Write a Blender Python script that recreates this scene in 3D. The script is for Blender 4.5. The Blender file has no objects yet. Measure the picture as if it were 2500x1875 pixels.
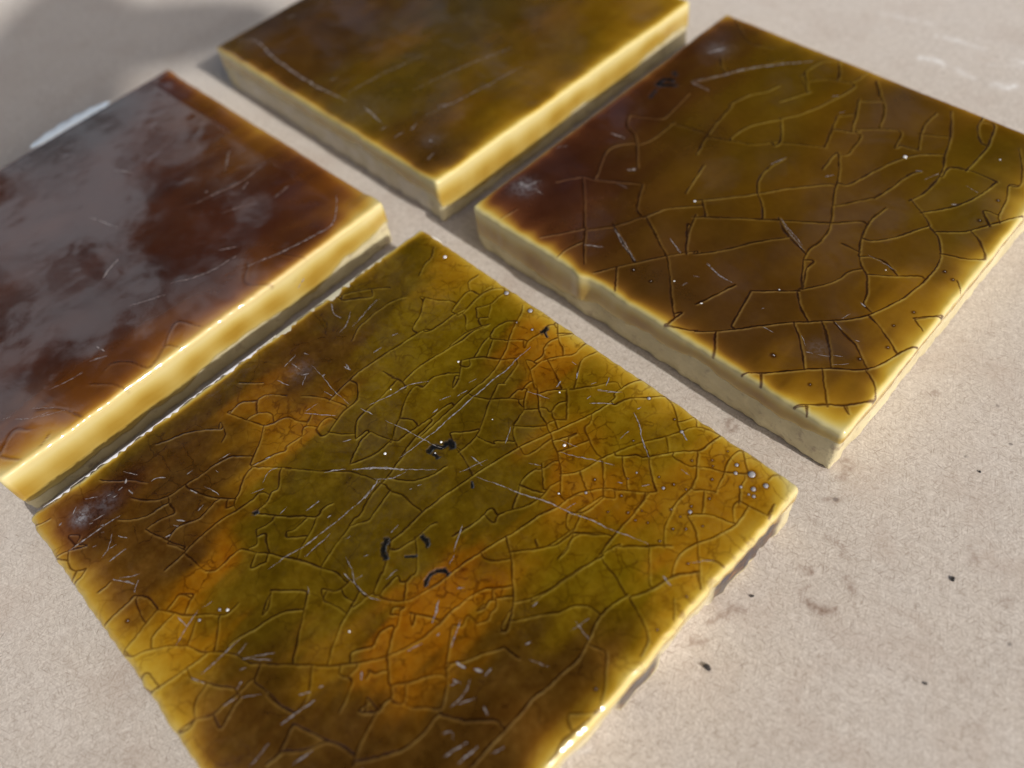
import bpy, math, random
import numpy as np
from mathutils import Vector, Matrix

# ------------------------------------------------------------------ camera, sky, sun, exposure
sc = bpy.context.scene
C = sc.collection
MM = 0.001
cam_d = bpy.data.cameras.new('camera')
cam = bpy.data.objects.new('camera', cam_d)
C.objects.link(cam)
sc.camera = cam
SIDE = 0.0762
pitch, roll = math.radians(53.7003), math.radians(-9.6126)
fw = Vector((0, math.cos(pitch), -math.sin(pitch)))
rt = Vector((1, 0, 0))
up = rt.cross(fw)
r2 = math.cos(roll) * rt + math.sin(roll) * up
u2 = -math.sin(roll) * rt + math.cos(roll) * up
cam.matrix_world = Matrix(((r2.x, u2.x, -fw.x, 0), (r2.y, u2.y, -fw.y, 0), (r2.z, u2.z, -fw.z, 1.47159 * SIDE), (0, 0, 0, 1)))
cam_d.sensor_width = 36
cam_d.lens = 36 * 2018.07 / 2500
cam_d.clip_start, cam_d.clip_end = 0.005, 50
cam_d.dof.use_dof = True
cam_d.dof.focus_distance = 0.124
cam_d.dof.aperture_fstop = 11.5
SUN = Vector((0.549, -0.631, 0.549)).normalized()
w = bpy.data.worlds.new('World')
sc.world = w
w.use_nodes = True
sky = w.node_tree.nodes.new('ShaderNodeTexSky')
sky.sky_type = 'NISHITA'
sky.sun_disc = False
sky.sun_elevation = math.asin(SUN.z)
sky.sun_rotation = math.atan2(SUN.x, SUN.y)
sky.air_density = 0.9
sky.dust_density = 4.0
sky.ozone_density = 0.6
bg = w.node_tree.nodes['Background']
bg.inputs['Strength'].default_value = 0.09
w.node_tree.links.new(sky.outputs[0], bg.inputs[0])
sun_d = bpy.data.lights.new('sun', 'SUN')
sun_d.energy = 3.4
sun_d.angle = math.radians(0.6)
sun_d.color = (1.0, 0.965, 0.92)
sun = bpy.data.objects.new('sun', sun_d)
C.objects.link(sun)
sun.rotation_euler = SUN.to_track_quat('Z', 'Y').to_euler()
sc.view_settings.view_transform = 'Standard'
sc.view_settings.look = 'None'
sc.view_settings.exposure = 0.12
sc.view_settings.gamma = 1
sc.cycles.max_bounces = 8

# ------------------------------------------------------------------ measured data (millimetres, in each tile's own frame)
CRACKS_A=[[-21.81,4.48,-22.56,9.36,-22.48,13.38,-21.98,17.84,-21.33,22.99],
[-20.28,23.9,-19.96,28.38,-19.4,31.24,-19.71,35.32,-18.03,37.98],
[-15.87,14.84,-16.18,17.17,-15.87,20.06,-15.44,22.88,-15,25.74,-14.9,28.57,-14.09,30.42],
[-15.97,7.19,-16.22,10.71,-16.82,13.57],
[-17.85,13.74,-14.88,14.01],
[-6.09,9.24,-6.16,11.94,-6.37,16.18,-6.55,20.14,-6.39,22.8,-6.89,25.78,-8.32,29.34,-10.44,32.9,-11.67,36,-12.74,37.44],
[-10.15,-0.63,-9.08,1.88,-8.72,4.42,-8.81,6.07],
[-10.24,-0.7,-11.27,1.08,-12.24,2.96,-12.39,4.94],
[-12.39,4.94,-10.68,5.43,-9.08,6],
[-8.61,5.9,-10.02,7.78,-10.85,9.35,-12.08,10.96,-13.17,12.92,-13.75,14.47,-13.55,15.21],
[-7.96,6.66,-7.96,8.4,-7.7,10.22,-7.41,12.79,-7.41,14.58,-7.12,16.48],
[-4.94,3.45,-5.59,5.55,-6.21,7.21,-6.43,8.56,-6.64,10.64,-6.82,12.42],
[-10.73,9.54,-9.12,10.54],
[-17.05,0.56,-15.25,1.74,-13.86,3.09],
[-13.35,2.84,-14.94,4.07,-15.64,5.05],
[-13.04,2.59,-12.92,4.64],
[-17.05,-0.14,-17.64,2,-18.26,3.61,-18.44,4.9,-18.5,6.7],
[-21.03,8.96,-18.82,7.53],
[-25.8,1.69,-23.89,3.2,-21.83,4.28,-19.17,5.17],
[-19.87,-5.33,-19.68,-3.4,-19.68,-2.7],
[-19.68,-2.7,-20.66,-1.44,-19.1,-0.04],
[-19.1,-0.04,-19.51,1.4,-18.97,2.43],
[-17.56,13.55,-15.85,14.11,-14.52,13.6],
[-19.75,13.36,-17.68,13.65],
[-12.63,15.65,-12.88,17.7,-11.85,19.74],
[-22.25,-1.42,-21.09,-0.56,-21.66,0.56],
[-21.09,-0.56,-20.49,-1.28],
[-18.73,-0.59,-17.45,-0.69],
[-15.56,24.04,-15.56,27.27,-14.5,30.23,-14,31.08],
[-12.22,29.56,-12.7,31.17,-12.32,33.14,-11.43,34.12],
[-12.22,29.56,-11.4,29.27,-9.76,30.5],
[-10.92,24.93,-11.78,27.34,-12.16,29.01],
[-9.41,26.26,-10.7,28.28],
[-11.98,23.03,-10.33,25.35,-8.58,26.6,-7.42,27.42],
[-11.98,23.03,-11.22,22.34,-10.14,23.1,-11.17,24.13],
[-11.2,22.17,-9.56,20.37],
[-19.35,31.91,-20.03,35.42,-19.74,37.2],
[-18.13,32.11,-17.61,32.98,-17.05,34.31,-17.11,36.4,-16.94,37.62],
[-16.6,30.69,-17.65,31.67],
[-16.36,28,-18.11,29.6],
[-15.33,32,-16.89,34.24],
[-15.31,30.15,-16.11,30.9,-15.21,31.89],
[-6.49,34.75,-6.8,32.88,-6.18,31.44],
[-6.4,35.83,-6.61,37.07,-5.91,37.88,-5.21,37.67],
[-5.99,38.82,-4.6,37.2,-2.48,35.66,-1.7,35.35],
[-4.16,37.08,-2.51,38.41],
[-3.08,30.46,-3.04,32.23,-3.89,33.44,-4.12,35.01,-3.67,36.4],
[-2.33,31.51,-1.27,33.4,0.33,35.38,0.4,36.99,0.44,38.99],
[2.87,38.38,2.12,35.98,2.77,34.27,3.86,32.61,5.11,30.78],
[-4.28,29.79,-2.09,28.66,0.4,26.95],
[-1.53,32.01,0.64,31.07,2.41,30.21,3.51,29.71],
[-3.84,24.3,-4.23,26.58,-4.97,28.6],
[-3.9,22.78,-4.26,23.74,-3.59,24.52],
[-0.76,25.56,-0.95,26.86,-0.65,27.69],
[-2.48,28.89,-2.51,30.38,-2.33,31.51],
[-11.37,20.28,-10.41,21.14],
[-8.99,18.61,-10.31,20.27],
[4.7,30.41,6.66,32.87,8.7,35.78],
[-20.75,29.01,-21.62,31.46,-21.75,33.95],
[-23.44,35.15,-23.33,37.47],
[-19.28,29.01,-19.15,30.38,-19.35,31.91],
[-7.14,27.47,-5.95,28.91],
[-9.47,30.55,-7.53,32.44],
[4.09,6.44,4.42,8.99,4.64,10.66,5.01,12.8,5.52,15.26,6.05,17.74,6.98,20.62,8,23.43,8.82,25.71,10,29.22,10.42,31.18,10.67,33.55],
[-3.02,12.8,-2.02,14.14,-0.93,15.38,-0.55,16.07],
[0.24,11.64,0.25,13.69,-0.07,15.63,-1.31,17.85,-2.47,19.85,-3.44,21.71,-3.82,22.85],
[-0.9,11.79,0.77,11.45,2.86,10.85,4.41,10.29],
[-5.28,19.71,-3.2,21.01,-1.11,23.06,0.18,23.84,0.59,24.38],
[0.28,23.75,0.74,23.44,1.82,23.32],
[2.82,20.15,2.36,21.85,2,23.13,1.05,24.08,0.16,25.28,-0.26,26.01],
[2.82,20.15,3.66,19.18,4.74,18.43,5.61,18.02],
[2,23.13,3.66,24.61],
[3,20.14,4.76,21.46,6.49,23.28],
[0.93,27.06,2.26,25.87,3.56,24.7,4.91,23.96,6.22,23.56,7.1,22.96,7.96,22.7],
[3.62,25.11,4.39,25.44,5.34,25.4,5,26.87,5.28,27.85,5.69,28.39],
[4.2,29.96,5.95,28.27,7.96,25.99],
[7.96,25.99,6.83,24.8,6.38,23.7],
[6.83,24.8,7.97,24.09],
[5.42,25.48,6.23,24.96,6.91,24.88],
[1.5,26.48,2.7,28.45,4.2,29.96],
[-1.2,23.15,-1.23,24.6,-1.02,25.34],
[7.96,22.7,9.59,21.63,10.85,21.09,11.85,20.35,13.67,18.9,14.81,17.55,15.93,16.38],
[10.85,21.09,11.59,22.77,12.26,24.38,12.79,25.53],
[10.17,29.03,10.89,27.92,11.02,26.66,12.45,25.9,13.7,25.17,15.07,24.76,16.03,24.64],
[10.31,23.97,11.01,23.08],
[9.07,22.17,9.99,23.85,10.75,25.22],
[7.64,17.68,8.24,18.89,8.39,20.71,8.58,22.06],
[13.67,18.9,15.11,20.55,15.62,22.3,16.04,24.15,16.87,26.55],
[11.29,18.2,11.48,19.52,11.94,20.26],
[10.54,17.02,11.04,17.56,10.48,18.28],
[10.9,17.84,12.24,16.63,13.47,15.53],
[10.86,13.29,10.34,14.25,10.27,15.8,10.45,17.11],
[12.39,10.63,11.45,12.42,10.86,13.29],
[10.6,13.7,12.49,14.31,13.8,15.04],
[12.05,9.25,12.64,10.39,13.52,11.82,13.94,13.14,14.12,14.71,13.91,16.41,14.33,17.91],
[16.02,12.92,16.89,14.93,17.07,16.96,17.95,19.01,19.14,20.73,20.73,22.19],
[15.66,20.72,17,20.03,18.17,19.22],
[16.83,24.06,18.18,22.71,19.51,21.23],
[19.36,16,19.71,17.84,20.28,20.37],
[0.83,15.24,3.11,15.93,2.82,16.35,4.76,18.1],
[19.74,20.97,20.58,20.34,21.64,21.16],
[10.11,34.18,10.33,35.84,10.66,37.39,11.48,38.96],
[11.44,32.69,12.22,34.82,14.22,36.91,16.02,38.82],
[16.02,38.82,17.72,38.3,19.13,37.34,20.33,36.24,21.33,35.58],
[20.28,36.49,21.04,37.67,21.58,38.74],
[16.87,26.55,17.65,28.39,18.69,30.49,20.1,32.73,21.51,35.35,22,36.66,23.11,37.76,24.44,38.38,26.03,38.65],
[17.51,26.37,18.57,27.33,19.45,28.32,20.42,28.64,21.38,29.89,22.26,31.24,23.83,33.05,25.14,34.42,25.66,35.27,25.76,36.68,26.02,38.26],
[20.73,33.29,22.43,31.59],
[23.04,31.96,23.48,31.42,24.53,31.62,25.99,31.84],
[25.23,34.5,26.68,32.66,27.77,30.91,28.34,29.45,28.24,28.47,28.22,26.86,28.29,25.7,28.44,24.81],
[26.94,32.52,28.22,33.5,29.99,34.21,32.35,36],
[31.09,30.91,30.62,32.44,30.24,33.89,29.51,35.6,29.28,36.87,29.55,38.24,29.98,38.63],
[30.06,38.51,31.55,37.09,32.36,36.55],
[28.83,29.37,29.67,30.14,31.01,31.01],
[29.84,30.12,31.49,27.63],
[32.74,35.28,33.03,33.93,33.73,32.81,34.42,31.7],
[18.69,30.49,20.59,29.54,21.75,28.35,22.89,27.36,24.18,26.36,25.12,25.78],
[20.85,22.05,22.39,23.28,24.18,24.57,25.2,25.68],
[24.18,24.57,24.78,23.52,24.93,21.57],
[19.58,25.26,21,24.35,22.05,23.33],
[35.15,37.12,35.26,38.12,35.61,38.8],
[25.75,13.83,25.28,17.32,25.13,20.86,24.64,24.53],
[31.15,20.17,29.62,22.02,28.86,23.98,28.25,26.13,28.28,28.92,27.81,30.95],
[34.55,17.36,33.71,19.06,33.32,21.23,33.99,23.47,35.13,25.83,35.83,28.44,35.9,30.49,35.5,32.13],
[33.99,23.47,36.45,20.69,38.26,18.72],
[34.41,17.54,35.5,19.19,36.59,20.52],
[33.99,23.47,32.34,24.87,30.63,25.62],
[18.82,8.02,19.95,9.72,20.41,12.13,20.72,14.08],
[22.23,9.26,21.9,11.21,21.22,13.22],
[21.06,13.4,24.15,15.94],
[26.55,15.88,28.46,17.66,31.7,20.85],
[23.84,2.96,24.47,6,25.1,9.41,25.74,12.22,25.9,13.98,26.71,16.36],
[32.46,11.72,33.57,14.29,34.24,16.76,35.03,18.43],
[27.31,13.06,29.47,12.58,31.87,11.77],
[29.88,18.66,32.99,14.97],
[35.54,28.83,32.57,27.74,30.64,25.96],
[31.62,27.54,29.92,30.08],
[38.58,32.63,37.9,34.69],
[35.45,21.96,37.28,23.04,38.6,23.03],
[35.7,28.98,34.21,30.6,34.25,32,35.66,32.28,38.43,32.83],
[32.55,-16.17,32.51,-13.22,32.46,-10.19,32.49,-8.07,32.29,-5.62,32.63,-3.4,32.86,-0.15,32.93,2.15,32.27,4.37,31.59,6.34,31.35,8.77,32.02,11.81],
[32.39,11.71,33.88,14.79,34.56,17.59,36.59,20.42],
[33.92,11.21,36.47,10.12,37.83,8.83,38.3,7.03],
[36.54,15.49,38.31,13.32],
[35.93,3.36,37.88,0.88,38.74,-0.95],
[39.15,-0.82,37.86,-2.59,36.73,-3.96,37.89,-4.9],
[32.98,3.9,34.85,4.56],
[38.57,-9.78,38.65,-8.21],
[12.76,-4.96,13.11,-3.04,13.49,0.38,13.99,2.98,14.5,5.62,15.2,8.12,15.49,9.75,15.86,11.98,16.58,14.2],
[9.43,1.91,10.02,4.33,10.27,6.46,10.27,8.38],
[11.79,8.38,12.19,7.2],
[15.15,6.73,16.88,5.68,18.57,4.34,19.98,3.11,22.01,1.28,23.04,-0.03,23.59,-1.01,24.12,-2.12],
[16.88,5.84,18.31,7.43,19.32,8.79,20.62,10.66,20.85,12.04,20.92,13.6,20.14,15.76],
[22.19,9.34,22.18,10.96,21.59,12.56,21.83,13.94],
[21.99,14.26,23.55,15.71,25.01,16.57],
[15.11,2.71,16.51,3.7,17.65,5.09],
[17.11,-7.02,17.15,-5.17,17.36,-3.89],
[17.28,-3.81,17.56,-1.85,18.09,-0.25,19.21,1.12,20.4,2.4],
[20.03,0.03,21.53,1.6],
[20.03,0.03,21,-0.9,21.01,-1.8,21.41,-2.78,20.87,-3.74],
[22.17,1.28,23.42,3.08,24.2,5.37,24.6,7.46,24.92,9.34,25.4,11.22,26.2,13.59],
[23.74,-0.71,25.13,1.36,26.37,3.14,27.38,4.39,27.77,5.52,28.31,6.49,29.62,7.43],
[18.62,15.05,19.75,13.53],
[18.06,9.27,19.16,8.8],
[19.37,15.91,19.96,16.63,20.44,18.29,20.42,20.18],
[19.56,-5.59,19.14,-4.49,19.21,-3.96],
[19.98,-1.87,19.72,-0.88,20.27,-0.2],
[23.66,-2.56,22.89,-0.92,22.57,0.28],
[18.89,0.51,19.71,-0.27],
[19.59,-2.84,19.57,-1.64],
[19.21,-3.96,20.72,-3.89],
[10.07,-21.68,11.59,-20.15,12.93,-18.5,14.23,-16.81,15.37,-15,16.26,-12.97,16.92,-10.73,17.19,-8.84,17.23,-7.3,17.18,-5.22],
[2.37,-15.19,4.04,-13.77,4.21,-12.48,4.23,-11.5],
[-2.49,-19.93,-1.02,-18.46,1.05,-16.75],
[1.63,-17.16,3.56,-19.24,5.45,-21.4,7.36,-23.42],
[-2.47,-20.08,-0.75,-21.93],
[10.91,-20.58,9.59,-18.92,8.58,-17.21,7.72,-15.59,7.2,-14.08,6.79,-12.91,6.28,-11.81],
[7.35,-13.63,7.56,-12.81,7.58,-11.69],
[3.74,-15.79,5.89,-15.17,7.42,-14.8],
[5.43,-13.56,6.81,-13.21],
[12.01,-17.79,12.06,-17.15,12.9,-15.76,13.19,-15.03,12.65,-13.77,12.68,-12.54,13.06,-11.72],
[7.95,-10.7,6.8,-8.92,6.5,-8.23],
[8.71,-10.31,8.35,-8.58,8.35,-6.97],
[9.47,-10.21,10.91,-9.24,11.99,-7.98,12.51,-6.24,12.94,-4.41,13.29,-2.49],
[11.7,-10.89,11.33,-10.01,12.29,-9.1],
[12.24,-9.77,13.54,-11.27],
[13.53,-8.99,15.62,-7.62],
[14.96,-9.92,13.62,-9.07],
[15.43,-14.5,14.42,-13.12,13.56,-11.85],
[12.92,-20.23,13.94,-19.81,13.99,-18.91,13.88,-18.16],
[15.29,-17.38,16.22,-17.05,16.67,-16.05],
[18.78,-16.69,19.15,-15.92,20.35,-14.34,21.01,-12.85,21.99,-11.63],
[18.26,-21.32,19.9,-19.73,19.73,-18.54,19.78,-17.38,18.93,-16.82],
[19.75,-15.2,21.43,-16.74,20.69,-17.6],
[21.51,-16.67,22.48,-16.55,23.8,-15.26,25.2,-14.04,24.09,-12.38,22.97,-11.11],
[8.22,-28.16,9.84,-27.99,11.72,-27.4,12.8,-26.89],
[9.69,-22.2,11.14,-23.51,12.41,-25.08],
[16.62,-23.17,15.88,-21.44,14.9,-19.88],
[17.77,-19.61,19.44,-19.63],
[9.81,-6.73,11.68,-8.59],
[9.32,-7.19,9.88,-6.5,9.67,-5.73],
[15.53,-17.57,15.79,-18.32],
[15.92,-14.9,18.16,-16.45],
[22.51,-25.56,21.34,-23.65,20.44,-21.4,19.66,-19.22],
[22.51,-25.06,24.07,-22.77,25.06,-21.03,25.63,-19.45,25.78,-18.02,25.65,-16.32,25.51,-14.6],
[25.94,-14.45,28.09,-13.15,29.81,-11.48,30.94,-10.37],
[13.97,-27.71,16.23,-26.83,18.01,-26.14,19.62,-25.34,21.79,-24.75],
[15.29,-30.61,17.03,-28.65,18.16,-26.25],
[22.1,-9.66,23.15,-8.09,24.2,-5.94,25.41,-3.64],
[22.11,-10.5,19.94,-8,18.65,-6.28],
[25.41,-3.64,27.78,-3.35],
[15.07,-32.88,15,-30.9,13.84,-28.36],
[38.23,-6.61,38.43,-5.14,38.87,-1.61],
[-16.64,-7.59,-14.87,-6.15,-13.01,-4.79,-11.32,-3.32,-9.3,-1.56,-7.6,-0.68,-5.47,0.12],
[-3.99,1.97,-2.9,2.47,-1.21,3.85,-0.08,5.7,0.38,7.43,0.61,8.8],
[-5.03,3.66,-5.49,5.6,-5.83,6.32],
[-0.71,-12.55,-1.19,-10.92,-1.78,-8.92,-2.19,-7.17,-2.65,-5.9,-2.69,-4.53,-3.66,-2.42,-4.08,-0.72,-4.27,0.4,-4.43,2.05,-4.81,3.2],
[-1.01,-4.39,-1.49,-2.8,-1.98,-1.04,-2.39,0.66],
[-3.43,0.68,-2.3,0.58,-0.49,1.29,1.69,1.39,3.17,1.5],
[3.75,-4.38,3.82,-3.11,3.85,-1.26,3.66,0.4,3.64,1.78,3.79,3.17,3.78,4.58,4.08,6.45],
[5.43,-4.44,5.66,-3.04,5.97,-1.71,5.97,-0.36,5.96,1.15,6.39,1.86],
[-10.1,-12.18,-8.61,-10.64,-6.94,-9.24,-7.23,-8.1,-7.25,-7.17,-6.99,-6.3],
[-8.19,-13.52,-7.69,-12.59,-7.76,-11.25,-7.85,-10.4],
[-7.54,-13.98,-6.37,-12.89,-5.6,-12.03],
[-6.94,-9.24,-5.82,-10.84,-5.33,-12.23,-4.57,-13.79],
[-4.96,-15.78,-3.07,-14.61,-0.94,-13.64,0.78,-12.9,2.24,-12.23],
[6.52,-7.94,5.32,-6.32,4.35,-5],
[-2.23,-6.75,-1.44,-5.25],
[6.14,-1.85,9.49,-4.57],
[-16.08,-28.88,-16.18,-27.04,-16.34,-25.38,-16.68,-23.72,-16.8,-21.67,-16.89,-19.88,-16.75,-18.33,-16.49,-16.97,-16.29,-15.83,-16.15,-14.25,-16.29,-12.59],
[-20.58,-24.09,-19.99,-22.59,-19.47,-21.16,-19.65,-19.41,-20.04,-18.15,-19.88,-17.36],
[-10.75,-23.73,-10.82,-22.47,-10.9,-21.2,-10.84,-19.64,-9.96,-18.97,-8.9,-18.43,-7.14,-17.01,-5.58,-16.22],
[-14.03,-15.01,-12.46,-13.89,-10.67,-12.54,-10.14,-12.13],
[-20.85,-11,-19.02,-9.42,-16.41,-7.21],
[-20.85,-11,-20.37,-12.51,-19.61,-13.66,-18.58,-14.85],
[-25.8,-19.49,-25.52,-17.72,-25.47,-15.81,-25.3,-13.94,-24.8,-12.28,-22.68,-10.18],
[-25.08,-19.66,-22.97,-18.89,-21.28,-18.15,-19.91,-17.22,-18.16,-15.77],
[-14.22,-14.24,-14.26,-12.67,-14.96,-11.53,-14.94,-10.36,-16.53,-9],
[-21.01,-10.89,-20.52,-9.08,-20.11,-7.33,-19.35,-5.95],
[-11.43,-13.56,-11.18,-14.12,-11.38,-15.39,-11.7,-16.31],
[-10.18,-15.82,-8.79,-16.51,-7.34,-17.12],
[-15.88,-25.41,-13.97,-25.12,-11.73,-24.8],
[-8.42,-18.88,-7.34,-20.09],
[-7.31,-17.39,-6.55,-18.16],
[-19.29,-26.31,-17.93,-25.65,-16.48,-25.06],
[-18.75,-16.8,-17.82,-17.4],
[-18.05,-15.84,-17.31,-16.44],
[-11.4,-16.64,-9.8,-17.46,-10.09,-18.64],
[-36.76,-38.88,-36.2,-37.73,-36.05,-36.61],
[-29.54,-38.89,-29.35,-37.49,-28.85,-36.56],
[-27.73,-37.81,-26.25,-38.08,-25.18,-37.46,-24.65,-36.58],
[-24.12,-39.35,-23.95,-38.3,-24.39,-36.94],
[-29.93,-26.39,-28.08,-25.17,-26.76,-23.8,-26.05,-22.32,-25.89,-20.52],
[-28.22,-29.52,-26.72,-28.14,-25.61,-26.31,-25.37,-24.47,-25.07,-22.89],
[-23.69,-27.38,-22.14,-27.04,-20.3,-26.27,-18.55,-25.71,-17.1,-24.97],
[-23.79,-27.33,-23.53,-25.02,-22.9,-23.16],
[-36.4,-28.3,-34.29,-26.53,-32.68,-24.89,-30.44,-23.35],
[-20.14,-37.04,-20.15,-35.9,-20.23,-34.94],
[-31.24,-35.98,-30.11,-34.77],
[-29.18,-35.94,-27.87,-34.72],
[-15.23,-38.59,-15.51,-36.8,-15.68,-34.4],
[-9.88,-38.55,-10.66,-36.25,-11.31,-34.23,-11.75,-32.44],
[-8.87,-34.85,-9.37,-33.16,-9.62,-31.21],
[-11.75,-32.44,-11.15,-31.87,-9.74,-31.01,-8.64,-30.35,-7.49,-29.34,-6.21,-27.89,-5.02,-26.92,-4.32,-26.17,-4.26,-25.01,-4.45,-24.09],
[-8.66,-37.97,-8.02,-36.46,-6.86,-34.6,-5.82,-33.3,-4.54,-32.15,-3.55,-31.72,-2.4,-31.15,-0.97,-29.85,0.08,-28.84,1.42,-28.16,3.02,-27.65,4.32,-26.84,5.55,-25.72,7.15,-24.22,8.92,-22.59,10.08,-21.58],
[-0.01,-28.78,-0.55,-27.8,-0.2,-25.8,0.27,-24.13,0.43,-22.9,0.75,-21.36,1.32,-20.19,2.45,-18.88],
[-2.73,-38.68,-2.42,-37.39,-2.31,-35.98,-2.04,-34.27,-1.84,-32.76,-1.72,-31.31,-1.77,-30.77],
[4.36,-36.26,5.17,-34.93,5.49,-33.66,5.41,-32.62,5.48,-31.29,5.56,-30.09,5.38,-28.7],
[2.97,-35.54,2.22,-34.6,1.76,-33.2],
[-0.25,-33.85,1.39,-32.84,3.18,-31.83,4.61,-30.73],
[7.5,-34.56,7.1,-33.32,6.43,-31.91,6.19,-30.75],
[-1.71,-29.52,-3.19,-28.2,-4.59,-27.06],
[-4.6,-31.98,-5.79,-30.37,-6.97,-29],
[-8.54,-30.02,-9.57,-28.61,-10.06,-27.79],
[-10.83,-31.41,-11.19,-30.15,-11.35,-29.01],
[6.11,-28.42,8.06,-27.95,10.08,-27.81,11.71,-27.47],
[5.69,-28.26,5.12,-27.37,4.74,-26.73],
[4.04,-38.48,4.7,-37.43],
[-4.81,-38.98,-5.23,-37.64,-3.21,-37.43,-2.42,-37.39],
[-14.96,-33.88,-12.64,-34.39,-11.48,-34.4],
[-11.96,-32.32,-14.29,-32.44,-15.89,-33.63],
[-0.74,-22.77,-1.79,-21.25,-2.24,-20.4],
[-35.54,-19.15,-34.64,-16.91,-33.5,-14.26,-32.07,-12.43,-30.33,-10.68],
[-31.98,-8.12,-29.53,-7.22,-27.22,-6.25,-25.7,-5.61,-24.99,-4.43,-24.22,-2.28],
[-25.59,-5.69,-23.75,-7.61,-22.33,-9.65,-21.45,-10.91],
[-31.92,-7.33,-32.05,-5.57,-30.84,-4.12],
[-28.75,-6.34,-28.12,-4.67,-26.67,-3.56],
[-35.68,-3.63,-34.16,-2.48,-32.63,-0.93],
[-29.4,-4.52,-30.45,-3.39,-29.94,-1.61,-27.6,0.09],
[-28.05,-11.85,-29,-10.57,-31.31,-9.92],
[-28.48,13.84,-29.83,15.97,-30.17,17.98,-30.4,21.19,-30.01,24.12,-29,26.07],
[-26.11,27.24,-24.26,24.99,-22.88,22.2],
[-27.16,27.65,-24.92,28.69,-22.55,30.29],
[-34.27,36.86,-32.72,34.64,-32.27,32.71,-31.1,30.51],
[-38.04,18.33,-36.87,20.66,-34.57,23.74,-32.73,25.53],
[-36.77,18.33,-34.81,20.67,-33.6,22.14]]
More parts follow.
